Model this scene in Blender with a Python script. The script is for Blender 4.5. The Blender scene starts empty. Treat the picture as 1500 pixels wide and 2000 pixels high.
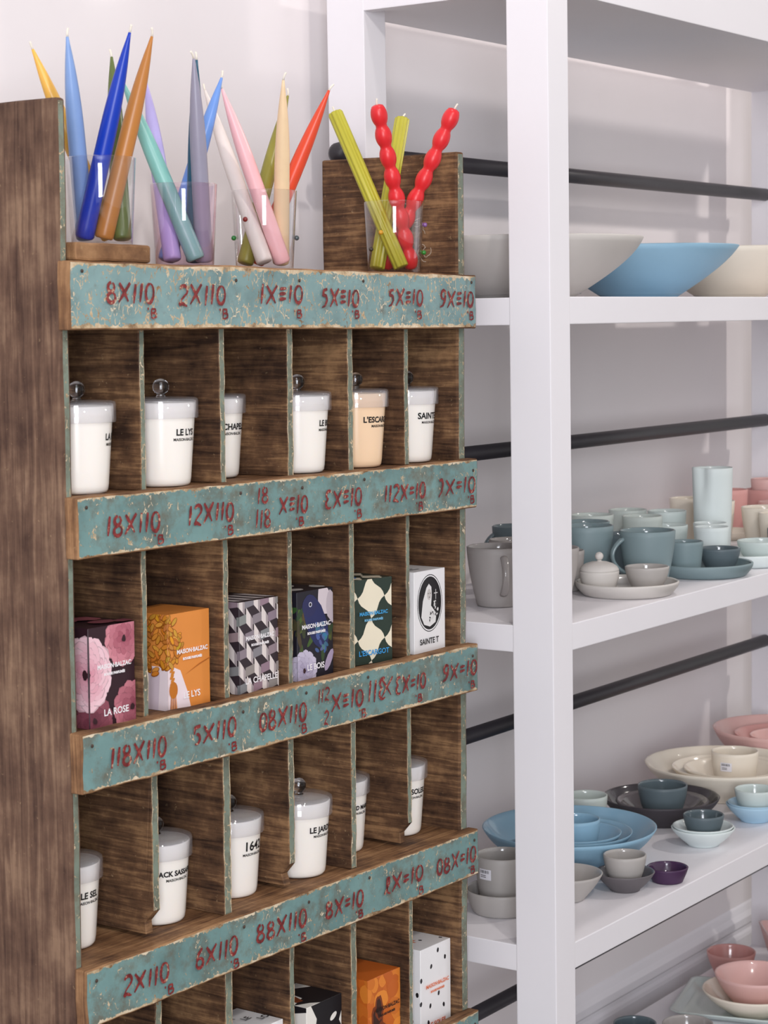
import bpy, bmesh, math, random
from mathutils import Vector, Matrix, noise as mnoise

# ------------------------------------------------------------------ camera, world, light, exposure
scene = bpy.context.scene
COL = scene.collection
FW = Vector((0.81580323, 0.57098229, -0.09189298))
RT = Vector((0.57207806, -0.82003221, -0.01654903))
UP = Vector((0.0848044, 0.0390692, 0.99563136))
cam_data = bpy.data.cameras.new('camera')
cam = bpy.data.objects.new('camera', cam_data)
COL.objects.link(cam)
cam.matrix_world = Matrix(((RT.x, UP.x, -FW.x, -1.62426), (RT.y, UP.y, -FW.y, -1.81003), (RT.z, UP.z, -FW.z, 1.5), (0, 0, 0, 1)))
cam_data.sensor_fit = 'HORIZONTAL'
cam_data.sensor_width = 36
cam_data.lens = 4015.86 * 36 / 1500
cam_data.clip_start = 0.05
cam_data.dof.use_dof = True
cam_data.dof.focus_distance = 2.75
cam_data.dof.aperture_fstop = 18
scene.camera = cam

world = bpy.data.worlds.new('world')
scene.world = world
world.use_nodes = True
bg = world.node_tree.nodes['Background']
bg.inputs[0].default_value = (1.0, 0.975, 0.965, 1)
bg.inputs[1].default_value = 0.52

def lamp(name, kind, loc, power, color, size=0.1, target=None, size_y=None, spot=None):
    d = bpy.data.lights.new(name, kind)
    d.energy = power
    d.color = color
    o = bpy.data.objects.new(name, d)
    COL.objects.link(o)
    o.location = loc
    if kind == 'AREA':
        d.shape = 'RECTANGLE'
        d.size = size
        d.size_y = size_y or size
    else:
        d.shadow_soft_size = size
    if kind == 'SPOT':
        d.spot_size = math.radians(spot or 90)
        d.spot_blend = 0.6
    if target:
        v = Vector(target) - Vector(loc)
        o.rotation_euler = v.to_track_quat('-Z', 'Y').to_euler()
    return o

# ceiling spots of the shop and the daylight of its front window behind the camera
lamp('ceiling_spot_offscreen', 'SPOT', (1.95, -0.50, 2.95), 22, (1.0, 0.94, 0.91), 0.05, (1.75, 0, 1.6), spot=120)
lamp('ceiling_spot_offscreen', 'SPOT', (0.55, -0.55, 2.95), 10, (1.0, 0.94, 0.91), 0.05, (0.35, 0, 1.6), spot=120)
lamp('ceiling_spot_offscreen', 'SPOT', (3.05, -2.0, 2.9), 66, (1.0, 0.93, 0.88), 0.07, (1.5, -0.1, 0.9), spot=80)
lamp('ceiling_spot_offscreen', 'SPOT', (-0.7, -2.2, 2.9), 62, (1.0, 0.94, 0.9), 0.07, (0.5, -0.1, 1.0), spot=80)
lamp('window_behind_camera_offscreen', 'AREA', (-3.6, -3.4, 1.7), 125, (0.90, 0.93, 1.0), 1.2, (0.6, -0.2, 1.2), size_y=2.2)

scene.view_settings.view_transform = 'Standard'
scene.view_settings.look = 'None'
scene.view_settings.gamma = 1
scene.view_settings.use_curve_mapping = False
scene.view_settings.exposure = 0.22

# ------------------------------------------------------------------ helpers
R = random.Random(7)
PI = math.pi

def lin(c):
    return tuple(((v / 255) / 12.92 if v <= 10.31 else ((v / 255 + 0.055) / 1.055) ** 2.4) for v in c)

def rgba(c):
    return (*lin(c), 1)

MATS = {}

def new_mat(name):
    m = bpy.data.materials.new(name)
    m.use_nodes = True
    nt = m.node_tree
    return m, nt, nt.nodes['Principled BSDF'], nt.nodes['Material Output']

def N(nt, kind, **kw):
    n = nt.nodes.new(kind)
    for k, v in kw.items():
        if k == 'ins':
            for kk, vv in v.items():
                n.inputs[kk].default_value = vv
        else:
            setattr(n, k, v)
    return n

def L(nt, a, ai, b, bi):
    nt.links.new(a.outputs[ai], b.inputs[bi])

def ramp(nt, stops, interp='LINEAR'):
    n = nt.nodes.new('ShaderNodeValToRGB')
    n.color_ramp.interpolation = interp
    while len(n.color_ramp.elements) < len(stops):
        n.color_ramp.elements.new(0.5)
    for e, (p, c) in zip(n.color_ramp.elements, stops):
        e.position = p
        e.color = c if len(c) == 4 else (*c, 1)
    return n

def mixc(nt, fac, a, b):
    n = nt.nodes.new('ShaderNodeMix')
    n.data_type = 'RGBA'
    for src, idx in ((fac, 0), (a, 6), (b, 7)):
        if isinstance(src, tuple) and hasattr(src[0], 'outputs'):
            nt.links.new(src[0].outputs[src[1]], n.inputs[idx])
        else:
            n.inputs[idx].default_value = src
    return n

def plain(name, col, rough=0.5, spec=0.5, mott=0.04, bump=0.0, coat=0.0, sss=0.0, scale=18):
    if name in MATS:
        return MATS[name]
    m, nt, b, out = new_mat(name)
    c = lin(col)
    tc = N(nt, 'ShaderNodeTexCoord')
    nz = N(nt, 'ShaderNodeTexNoise', ins={'Scale': scale, 'Detail': 4.0})
    L(nt, tc, 'Object', nz, 'Vector')
    r = ramp(nt, [(0.3, tuple(v * (1 - mott) for v in c)), (0.7, tuple(min(1, v * (1 + mott)) for v in c))])
    L(nt, nz, 'Fac', r, 'Fac')
    L(nt, r, 'Color', b, 'Base Color')
    b.inputs['Roughness'].default_value = rough
    b.inputs['Specular IOR Level'].default_value = spec
    if coat:
        b.inputs['Coat Weight'].default_value = coat
        b.inputs['Coat Roughness'].default_value = 0.06
    if sss:
        b.inputs['Subsurface Weight'].default_value = sss
        b.inputs['Subsurface Radius'].default_value = (0.01, 0.008, 0.006)
        b.inputs['Subsurface Scale'].default_value = 0.6
    if bump:
        bp = N(nt, 'ShaderNodeBump', ins={'Strength': bump, 'Distance': 0.002})
        L(nt, nz, 'Fac', bp, 'Height')
        L(nt, bp, 'Normal', b, 'Normal')
    MATS[name] = m
    return m

def glass_mat(name, tint, refl=1.0, film=0.0, film_col=(1, 1, 1), gloss_rough=0.02):
    """thin glass: clear transmission with a fresnel reflection"""
    if name in MATS:
        return MATS[name]
    m, nt, b, out = new_mat(name)
    nt.nodes.remove(b)
    tr = N(nt, 'ShaderNodeBsdfTransparent', ins={'Color': (*tint, 1)})
    gl = N(nt, 'ShaderNodeBsdfGlossy', ins={'Color': (1, 1, 1, 1), 'Roughness': gloss_rough})
    lw = N(nt, 'ShaderNodeLayerWeight', ins={'Blend': 0.5})
    pw = N(nt, 'ShaderNodeMath', operation='POWER', ins={1: 3.0})
    L(nt, lw, 'Facing', pw, 0)
    mul = N(nt, 'ShaderNodeMath', operation='MULTIPLY_ADD', ins={1: 0.75 * refl, 2: 0.06 * refl})
    L(nt, pw, 0, mul, 0)
    mx = N(nt, 'ShaderNodeMixShader')
    L(nt, mul, 0, mx, 0)
    L(nt, tr, 0, mx, 1)
    L(nt, gl, 0, mx, 2)
    last = mx
    if film:
        df = N(nt, 'ShaderNodeBsdfDiffuse', ins={'Color': (*film_col, 1)})
        mx2 = N(nt, 'ShaderNodeMixShader', ins={0: film})
        L(nt, mx, 0, mx2, 1)
        L(nt, df, 0, mx2, 2)
        last = mx2
    L(nt, last, 0, out, 'Surface')
    MATS[name] = m
    return m

def solid_glass():
    if 'solid_glass' in MATS:
        return MATS['solid_glass']
    m, nt, b, out = new_mat('solid_glass')
    b.inputs['Transmission Weight'].default_value = 1
    b.inputs['Roughness'].default_value = 0.0
    b.inputs['IOR'].default_value = 1.45
    b.inputs['Base Color'].default_value = (0.98, 0.98, 1, 1)
    MATS['solid_glass'] = m
    return m

def wood_mat(name, axis, dark, mid, light, scale=1.0, bump=0.5):
    """aged brown timber, grain bands run across 'axis'"""
    m, nt, b, out = new_mat(name)
    tc = N(nt, 'ShaderNodeTexCoord')
    sc = [9.0 * scale] * 3
    sc[axis] = 170.0 * scale
    mp = N(nt, 'ShaderNodeMapping')
    mp.inputs['Scale'].default_value = sc
    L(nt, tc, 'Object', mp, 'Vector')
    n1 = N(nt, 'ShaderNodeTexNoise', ins={'Scale': 1.0, 'Detail': 6.0, 'Roughness': 0.6, 'Distortion': 0.6})
    L(nt, mp, 0, n1, 'Vector')
    n2 = N(nt, 'ShaderNodeTexNoise', ins={'Scale': 14.0 * scale, 'Detail': 5.0, 'Roughness': 0.65})
    L(nt, tc, 'Object', n2, 'Vector')
    n3 = N(nt, 'ShaderNodeTexNoise', ins={'Scale': 120.0, 'Detail': 3.0, 'Roughness': 0.7})
    L(nt, tc, 'Object', n3, 'Vector')
    ad = N(nt, 'ShaderNodeMath', operation='MULTIPLY_ADD', ins={1: 0.45})
    L(nt, n1, 'Fac', ad, 0)
    m2 = N(nt, 'ShaderNodeMath', operation='MULTIPLY', ins={1: 0.55})
    L(nt, n2, 'Fac', m2, 0)
    L(nt, m2, 0, ad, 2)
    r = ramp(nt, [(0.38, lin(dark)), (0.5, lin(mid)), (0.61, lin(light))])
    L(nt, ad, 0, r, 'Fac')
    sp = ramp(nt, [(0.66, (0, 0, 0)), (0.74, (1, 1, 1))])
    L(nt, n3, 'Fac', sp, 'Fac')
    mf = N(nt, 'ShaderNodeMath', operation='MULTIPLY', ins={1: 0.45})
    L(nt, sp, 'Color', mf, 0)
    mx = mixc(nt, (mf, 0), (r, 'Color'), rgba((176, 148, 112)))
    L(nt, mx, 2, b, 'Base Color')
    b.inputs['Roughness'].default_value = 0.72
    b.inputs['Specular IOR Level'].default_value = 0.3
    bp = N(nt, 'ShaderNodeBump', ins={'Strength': bump, 'Distance': 0.003})
    L(nt, n1, 'Fac', bp, 'Height')
    L(nt, bp, 'Normal', b, 'Normal')
    MATS[name] = m
    return m

def paint_mat(name, teal, scratch, edge, chip=0.71, grime=0.52):
    """worn blue-green paint over timber; UV v runs across the board"""
    m, nt, b, out = new_mat(name)
    tc = N(nt, 'ShaderNodeTexCoord')
    big = N(nt, 'ShaderNodeTexNoise', ins={'Scale': 16.0, 'Detail': 5.0, 'Roughness': 0.6})
    L(nt, tc, 'Object', big, 'Vector')
    fine = N(nt, 'ShaderNodeTexNoise', ins={'Scale': 95.0, 'Detail': 5.0, 'Roughness': 0.7})
    L(nt, tc, 'Object', fine, 'Vector')
    t = lin(teal)
    base = ramp(nt, [(0.3, tuple(v * 0.72 for v in t)), (0.48, t), (0.62, tuple(v * 1.12 for v in t)),
                     (0.8, lin((118, 122, 108)))])
    L(nt, big, 'Fac', base, 'Fac')
    # grime
    gr = N(nt, 'ShaderNodeTexNoise', ins={'Scale': 34.0, 'Detail': 6.0, 'Roughness': 0.7})
    L(nt, tc, 'Object', gr, 'Vector')
    grr = ramp(nt, [(grime, (0, 0, 0)), (grime + 0.2, (0.75, 0.75, 0.75))])
    L(nt, gr, 'Fac', grr, 'Fac')
    g1 = mixc(nt, (grr, 'Color'), (base, 'Color'), rgba((104, 92, 74)))
    # scratches: thin lines of a distorted cell pattern, kept where a second noise is high
    mp = N(nt, 'ShaderNodeMapping')
    mp.inputs['Scale'].default_value = (120, 120, 62)
    mp.inputs['Rotation'].default_value = (0.3, 0.7, 0.4)
    L(nt, tc, 'Object', mp, 'Vector')
    wob = N(nt, 'ShaderNodeTexNoise', ins={'Scale': 0.7, 'Detail': 4.0})
    wob.inputs['Distortion'].default_value = 1.5
    L(nt, mp, 0, wob, 'Vector')
    addv = N(nt, 'ShaderNodeVectorMath', operation='ADD')
    L(nt, mp, 0, addv, 0)
    L(nt, wob, 'Color', addv, 1)
    vor = N(nt, 'ShaderNodeTexVoronoi', feature='DISTANCE_TO_EDGE', ins={'Scale': 1.0})
    L(nt, addv, 0, vor, 'Vector')
    lt = N(nt, 'ShaderNodeMath', operation='LESS_THAN', ins={1: 0.045})
    L(nt, vor, 'Distance', lt, 0)
    keep = N(nt, 'ShaderNodeTexNoise', ins={'Scale': 85.0, 'Detail': 3.0, 'Roughness': 0.65})
    L(nt, tc, 'Object', keep, 'Vector')
    kg = N(nt, 'ShaderNodeMath', operation='GREATER_THAN', ins={1: scratch})
    L(nt, keep, 'Fac', kg, 0)
    sm = N(nt, 'ShaderNodeMath', operation='MULTIPLY')
    L(nt, lt, 0, sm, 0)
    L(nt, kg, 0, sm, 1)
    # chips and rubbed edges
    uv = N(nt, 'ShaderNodeUVMap')
    sep = N(nt, 'ShaderNodeSeparateXYZ')
    L(nt, uv, 0, sep, 0)
    s1 = N(nt, 'ShaderNodeMath', operation='SUBTRACT', ins={1: 0.5})
    L(nt, sep, 'Y', s1, 0)
    ab = N(nt, 'ShaderNodeMath', operation='ABSOLUTE')
    L(nt, s1, 0, ab, 0)
    ed = N(nt, 'ShaderNodeMapRange', ins={1: 0.5 - edge, 2: 0.5, 3: 0.0, 4: 0.42})
    L(nt, ab, 0, ed, 0)
    a2 = N(nt, 'ShaderNodeMath', operation='ADD')
    L(nt, fine, 'Fac', a2, 0)
    L(nt, ed, 0, a2, 1)
    cg = N(nt, 'ShaderNodeMath', operation='GREATER_THAN', ins={1: chip})
    L(nt, a2, 0, cg, 0)
    mxm = N(nt, 'ShaderNodeMath', operation='MAXIMUM')
    L(nt, sm, 0, mxm, 0)
    L(nt, cg, 0, mxm, 1)
    chipc = ramp(nt, [(0.35, lin((122, 92, 62))), (0.5, lin((196, 172, 138))), (0.65, lin((226, 210, 184)))])
    L(nt, gr, 'Fac', chipc, 'Fac')
    g2 = mixc(nt, (mxm, 0), (g1, 2), (chipc, 'Color'))
    L(nt, g2, 2, b, 'Base Color')
    b.inputs['Roughness'].default_value = 0.55
    b.inputs['Specular IOR Level'].default_value = 0.35
    bp = N(nt, 'ShaderNodeBump', ins={'Strength': 0.5, 'Distance': 0.0012})
    iv = N(nt, 'ShaderNodeMath', operation='SUBTRACT', ins={0: 1.0})
    L(nt, mxm, 0, iv, 1)
    L(nt, iv, 0, bp, 'Height')
    L(nt, bp, 'Normal', b, 'Normal')
    MATS[name] = m
    return m

def red_paint():
    m, nt, b, out = new_mat('red_brush_paint')
    tc = N(nt, 'ShaderNodeTexCoord')
    n = N(nt, 'ShaderNodeTexNoise', ins={'Scale': 130.0, 'Detail': 4.0, 'Roughness': 0.7})
    L(nt, tc, 'Object', n, 'Vector')
    r = ramp(nt, [(0.36, lin((92, 26, 28))), (0.52, lin((130, 40, 40))), (0.60, lin((146, 62, 56))), (0.645, lin((188, 160, 132)))])
    L(nt, n, 'Fac', r, 'Fac')
    L(nt, r, 'Color', b, 'Base Color')
    b.inputs['Roughness'].default_value = 0.6
    MATS['red'] = m
    return m

def print_mat():
    m, nt, b, out = new_mat('printed_card')
    a = N(nt, 'ShaderNodeVertexColor', layer_name='print')
    L(nt, a, 'Color', b, 'Base Color')
    b.inputs['Roughness'].default_value = 0.45
    b.inputs['Specular IOR Level'].default_value = 0.4
    MATS['print'] = m
    return m

class MB:
    def __init__(s):
        s.v, s.f, s.m, s.sm, s.uv = [], [], [], [], {}
    def add(s, vs, fs, mat=0, smooth=False):
        o = len(s.v)
        s.v += [tuple(p) for p in vs]
        for f in fs:
            s.f.append(tuple(i + o for i in f))
            s.m.append(mat)
            s.sm.append(smooth)
        return o
    def box(s, x0, x1, y0, y1, z0, z1, mat=0):
        s.add([(x0, y0, z0), (x1, y0, z0), (x1, y1, z0), (x0, y1, z0), (x0, y0, z1), (x1, y0, z1), (x1, y1, z1), (x0, y1, z1)],
              [(0, 3, 2, 1), (4, 5, 6, 7), (0, 1, 5, 4), (1, 2, 6, 5), (2, 3, 7, 6), (3, 0, 4, 7)], mat)
    def lathe(s, prof, n=40, mats=None, smooth=True, c=(0, 0), warp=None):
        rings = []
        for r, z in prof:
            if r < 1e-6:
                s.v.append((c[0], c[1], z))
                rings.append([len(s.v) - 1])
            else:
                ids = []
                for k in range(n):
                    a = 2 * PI * k / n
                    p = (r, a, z) if warp is None else warp(r, a, z)
                    s.v.append((c[0] + p[0] * math.cos(p[1]), c[1] + p[0] * math.sin(p[1]), p[2]))
                    ids.append(len(s.v) - 1)
                rings.append(ids)
        for i in range(len(rings) - 1):
            a, b = rings[i], rings[i + 1]
            mt = mats[i] if mats else 0
            for k in range(n):
                k2 = (k + 1) % n
                if len(a) == 1 and len(b) == 1:
                    break
                if len(a) == 1:
                    f = (a[0], b[k2], b[k])
                elif len(b) == 1:
                    f = (a[k], a[k2], b[0])
                else:
                    f = (a[k], a[k2], b[k2], b[k])
                s.f.append(f)
                s.m.append(mt)
                s.sm.append(smooth)
    def tube(s, pts, rad, n=12, mat=0, cap=True, flat=1.0, side=None):
        pts = [Vector(p) for p in pts]
        rings = []
        up = Vector(side) if side else None
        for i, p in enumerate(pts):
            t = (pts[min(i + 1, len(pts) - 1)] - pts[max(i - 1, 0)]).normalized()
            if up is None:
                up = t.orthogonal().normalized()
            u = (up - t * up.dot(t)).normalized()
            if not side:
                up = u
            w = t.cross(u)
            r = rad(i / (len(pts) - 1)) if callable(rad) else rad
            ids = []
            for k in range(n):
                a = 2 * PI * k / n
                s.v.append(tuple(p + u * (math.cos(a) * r) + w * (math.sin(a) * r * flat)))
                ids.append(len(s.v) - 1)
            rings.append(ids)
        for a, b in zip(rings, rings[1:]):
            for k in range(n):
                k2 = (k + 1) % n
                s.f.append((a[k], a[k2], b[k2], b[k]))
                s.m.append(mat)
                s.sm.append(True)
        if cap:
            s.f.append(tuple(reversed(rings[0])))
            s.f.append(tuple(rings[-1]))
            s.m += [mat, mat]
            s.sm += [False, False]
    def mesh(s, name, mats):
        me = bpy.data.meshes.new(name)
        me.from_pydata(s.v, [], s.f)
        for m in mats:
            me.materials.append(m)
        me.polygons.foreach_set('material_index', s.m)
        me.polygons.foreach_set('use_smooth', s.sm)
        me.update()
        return me
    def build(s, name, mats, parent=None, loc=None, rz=0):
        o = bpy.data.objects.new(name, s.mesh(name, mats if isinstance(mats, (list, tuple)) else [mats]))
        COL.objects.link(o)
        o.parent = parent
        if loc is not None:
            o.location = loc
        if rz:
            o.rotation_euler.z = rz
        return o

def bevel_obj(o, w, seg=2, angle=40):
    bm = bmesh.new()
    bm.from_mesh(o.data)
    es = [e for e in bm.edges if len(e.link_faces) == 2 and e.calc_face_angle(0) > math.radians(angle)]
    bmesh.ops.bevel(bm, geom=es, offset=w, segments=seg, affect='EDGES', profile=0.6)
    bm.to_mesh(o.data)
    bm.free()
    return o

def empty(name, label=None, cat=None, group=None, loc=None, rz=0):
    o = bpy.data.objects.new(name, None)
    o.empty_display_size = 0.05
    COL.objects.link(o)
    if loc is not None:
        o.location = loc
    o.rotation_euler.z = rz
    tag(o, label, cat, group)
    return o

def tag(o, label=None, cat=None, group=None, kind=None):
    if label:
        o['label'] = label
    if cat:
        o['category'] = cat
    if group:
        o['group'] = group
    if kind:
        o['kind'] = kind
    return o

_text_cache = {}

def text_mesh(s, size, align='CENTER', bold=0.0):
    """flat text outline as (verts, faces), baseline at y=0"""
    key = (s, size, align, bold)
    if key in _text_cache:
        return _text_cache[key]
    cu = bpy.data.curves.new('lettering', 'FONT')
    cu.body = s
    cu.size = size
    cu.align_x = align
    cu.offset = bold
    cu.resolution_u = 3
    ob = bpy.data.objects.new('lettering_tmp', cu)
    COL.objects.link(ob)
    bpy.context.view_layer.update()
    me = bpy.data.meshes.new_from_object(ob.evaluated_get(bpy.context.evaluated_depsgraph_get()))
    vs = [(v.co.x, v.co.y) for v in me.vertices]
    fs = [tuple(p.vertices) for p in me.polygons]
    bpy.data.objects.remove(ob)
    bpy.data.curves.remove(cu)
    bpy.data.meshes.remove(me)
    _text_cache[key] = (vs, fs)
    return vs, fs

# ------------------------------------------------------------------ materials
M_WALL = plain('wall_paint', (233, 227, 228), 0.85, 0.2, 0.015, scale=3)
M_WHITE = plain('white_shelf_paint', (235, 232, 236), 0.42, 0.4, 0.012, scale=5)
M_BLACK = plain('black_pipe', (44, 41, 47), 0.45, 0.5, 0.1)
M_FLOOR = plain('floor_concrete', (120, 112, 106), 0.6, 0.3, 0.1, scale=2)
M_CEIL = plain('ceiling_paint', (240, 240, 240), 0.9, 0.1, 0.01)
W_DIV = wood_mat('divider_timber', 2, (52, 34, 24), (98, 70, 49), (150, 114, 80), 1.0, 0.8)
W_SIDE = wood_mat('side_timber', 1, (68, 46, 36), (104, 78, 62), (138, 110, 88), 0.75, 0.8)
W_CROSS = wood_mat('shelf_timber', 1, (74, 48, 32), (128, 92, 62), (168, 128, 90), 0.9, 0.5)
P_TOP = paint_mat('teal_paint_scratched', (124, 152, 152), 0.515, 0.12, 0.665, 0.55)
P_RAIL = paint_mat('teal_paint_worn', (112, 144, 142), 0.60, 0.10, 0.672, 0.46)
P_EDGE = paint_mat('teal_edge_paint', (124, 136, 122), 0.56, 0.22, 0.64, 0.44)
M_RED = red_paint()
M_PRINT = print_mat()
M_WICK = plain('wick_cotton', (236, 228, 214), 0.9, 0.1, 0.05)
M_JAR = plain('milk_white_jar', (246, 240, 232), 0.16, 0.5, 0.008, sss=0.25)
M_JAR_PEACH = plain('peach_wax_jar', (248, 214, 178), 0.16, 0.5, 0.02, sss=0.25)
M_LID = glass_mat('clear_lid_glass', (0.975, 0.975, 0.985), 0.9, 0.08, (0.9, 0.9, 0.95))
M_INK = plain('black_ink', (26, 24, 24), 0.5, 0.3, 0.0)
M_TUMBLER = glass_mat('clear_tumbler_glass', (0.985, 0.985, 0.99), 1.0)
M_TUMBLER_PINK = glass_mat('pink_tumbler_glass', (0.985, 0.925, 0.96), 1.0)

# ------------------------------------------------------------------ the setting
def struct(name, mb, mat):
    o = mb.build(name, mat)
    o['kind'] = 'structure'
    return o
YW = 0.07
mb = MB(); mb.box(-5, 6, YW, YW + 0.12, 0, 3.0); struct('wall_back', mb, M_WALL)
mb = MB(); mb.box(-5, 6, -5.5, YW + 0.12, -0.1, 0.0); struct('floor', mb, M_FLOOR)
mb = MB(); mb.box(-5, 6, -5.5, YW + 0.12, 3.0, 3.1); struct('ceiling', mb, M_CEIL)
mb = MB()
bp = [(0, 0.0), (-0.018, 0.0), (-0.018, 0.165), (-0.016, 0.172), (-0.011, 0.176), (-0.011, 0.184), (-0.016, 0.19), (-0.015, 0.204), (-0.008, 0.214), (-0.004, 0.226), (0, 0.23)]
vs = [(x, YW + y, z) for x in (-5, 6) for y, z in bp]
k = len(bp)
mb.add(vs, [(i, (i + 1) % k, (i + 1) % k + k, i + k) for i in range(k)] + [tuple(range(k - 1, -1, -1)), tuple(range(k, 2 * k))])
struct('baseboard_back', mb, M_WHITE)

# ------------------------------------------------------------------ white shelving unit
XS, XE, DS = 0.837, 2.345, 0.372
PW, PD = 0.055, 0.066
LEVEL = {1: 1.998, 2: 1.5314, 3: 1.0705, 4: 0.6077, 5: 0.178}
TH = 0.0385
unit = empty('shelving_unit', 'tall white painted shelving unit with black rails, standing against the pale wall', 'shelf', loc=(XS, 0, 0))
def upart(name, mbx, mat):
    o = mbx.build(name, mat, unit)
    o.data.transform(Matrix.Translation((-XS, 0, 0)))
    return o
for x0 in (XS, XE - PW):
    for y0 in (-DS, -PD):
        mb = MB(); mb.box(x0, x0 + PW, y0, y0 + PD, 0.0, 2.35)
        bevel_obj(upart('post', mb, M_WHITE), 0.0015)
for lv, z in LEVEL.items():
    t = 0.045 if lv == 1 else TH
    mb = MB(); mb.box(XS + 0.0008, XE - 0.0008, -DS + 0.0008, -0.001, z - t, z)
    bevel_obj(upart('shelf_board', mb, M_WHITE), 0.0015)
mb = MB(); mb.box(XS + 0.0004, XE - 0.0004, -DS + 0.0004, -DS + 0.022, 1.9475, 2.075)
bevel_obj(upart('front_fascia', mb, M_WHITE), 0.0012)
mb = MB(); mb.box(XS + 0.0004, XS + 0.022, -DS + 0.0225, -0.0012, 1.9475, 2.075)
bevel_obj(upart('side_fascia', mb, M_WHITE), 0.0012)
for z in (1.7455, 1.287, 0.829, 0.362):
    mb = MB()
    yr = -0.031
    mb.tube([(XS - 0.01, yr, z), (XE + 0.02, yr, z)], 0.0125, 20)
    rod = upart('rail', mb, M_BLACK)
    mb = MB()
    pr = [(0, -0.026), (0.008, -0.025), (0.0145, -0.019), (0.0165, -0.010), (0.0165, 0.0), (0, 0.0)]
    mb.lathe(pr, 20)
    me_m = Matrix.Translation((-0.006, yr, z)) @ Matrix.Rotation(PI / 2, 4, 'Y')
    e = mb.build('end_cap', M_BLACK, rod)
    e.data.transform(me_m)

# ------------------------------------------------------------------ pigeonhole cabinet
RC = Matrix(((0.99990599, 0.00881787, 0.01050039), (-0.00878748, 0.99995707, -0.00293754), (-0.01052585, 0.00284499, 0.99994055)))
MC = Matrix.Translation((0, -0.24826, 1.2)) @ RC.to_4x4() @ Matrix.Translation((0, 0, -1.2))
CW, CD = 0.7976, 0.236
ZR = [1.5716, 1.3164, 1.0563, 0.7916, 0.5280, 0.268, 0.075]
LIP = [0.0, 0.002, 0.006, 0.002, 0.02, 0.002, 0.002]
HB = [0.074, 0.068, 0.067, 0.066, 0.067, 0.067, 0.05]
cab = empty('pigeonhole_cabinet', 'worn brown timber pigeonhole cabinet with teal painted rails and red numbers', 'cabinet')
cab.matrix_world = MC
Z0 = 0.012

def board(name, x0, x1, y0, y1, z0, z1, mats, nx=2, ny=2, nz=2, jit=0.0008, seed=0, bev=0.002, parent=None):
    """plank with slightly uneven, worn edges; material 1 on the front face (-y)"""
    bm = bmesh.new()
    bmesh.ops.create_cube(bm, size=1)
    for axis, n in ((0, nx), (1, ny), (2, nz)):
        for i in range(1, n):
            no = [0, 0, 0]; no[axis] = 1
            co = [0, 0, 0]; co[axis] = -0.5 + i / n
            bmesh.ops.bisect_plane(bm, geom=bm.verts[:] + bm.edges[:] + bm.faces[:], plane_co=co, plane_no=no)
    fr = [f for f in bm.faces if f.normal.y < -0.9]
    for f in fr:
        f.material_index = 1 if len(mats) > 1 else 0
    for v in bm.verts:
        p = Vector((x0 + (v.co.x + 0.5) * (x1 - x0), y0 + (v.co.y + 0.5) * (y1 - y0), z0 + (v.co.z + 0.5) * (z1 - z0)))
        d = Vector(mnoise.noise_vector(p * 38 + Vector((seed, seed * 2, 0)))) * jit + Vector(mnoise.noise_vector(p * 11 + Vector((seed * 3, 0, 0)))) * jit
        v.co = p + d
    es = [e for e in bm.edges if len(e.link_faces) == 2 and e.calc_face_angle(0) > 0.9]
    if bev:
        bmesh.ops.bevel(bm, geom=es, offset=bev, segments=2, affect='EDGES', profile=0.5)
    uvl = bm.loops.layers.uv.new('UVMap')
    for f in bm.faces:
        for l in f.loops:
            l[uvl].uv = ((l.vert.co.x - x0) / (x1 - x0), (l.vert.co.z - z0) / (z1 - z0) if (z1 - z0) < 0.2 else (l.vert.co.x - x0) / (x1 - x0))
    me = bpy.data.meshes.new(name)
    bm.to_mesh(me); bm.free()
    for m in mats:
        me.materials.append(m)
    o = bpy.data.objects.new(name, me)
    COL.objects.link(o)
    o.parent = parent or cab
    return o

board('side_panel', 0.0, 0.0135, 0.0, CD + 0.008, Z0, 1.746, [W_SIDE, P_EDGE], 1, 4, 30, 0.0012, 3, 0.003)
SIDE_R = board('side_panel', CW - 0.019, CW, 0.0, CD - 0.002, Z0, 1.741, [W_DIV, P_EDGE], 1, 4, 30, 0.0012, 5, 0.003)
board('back_panel', 0.0136, CW - 0.0191, CD - 0.012, CD, Z0, ZR[0] - 0.021, [W_DIV], 2, 1, 2, 0.0)
for i, z in enumerate(ZR):
    zt = z - LIP[i]
    board('shelf_board', 0.0136, CW - 0.0191, 0.0006, CD - 0.0125, zt - 0.018, zt, [W_CROSS], 8, 3, 1, 0.0004, i, 0.001)
    rail = board('front_rail', -0.004 if i == 0 else 0.0, CW + 0.001, -0.018, 0.0, z - HB[i], z, [W_CROSS, P_TOP if i == 0 else P_RAIL], 44, 2, 6, 0.0011, 20 + i, 0.0018)
    rail['_row'] = i
    del rail['_row']
    if i == 0:
        RAILS = []
    RAILS.append(rail)
board('top_block', 0.0145, 0.135, -0.012, 0.15, ZR[0] + 0.0006, ZR[0] + 0.0208, [W_CROSS], 5, 4, 2, 0.0012, 44, 0.003)

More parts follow.
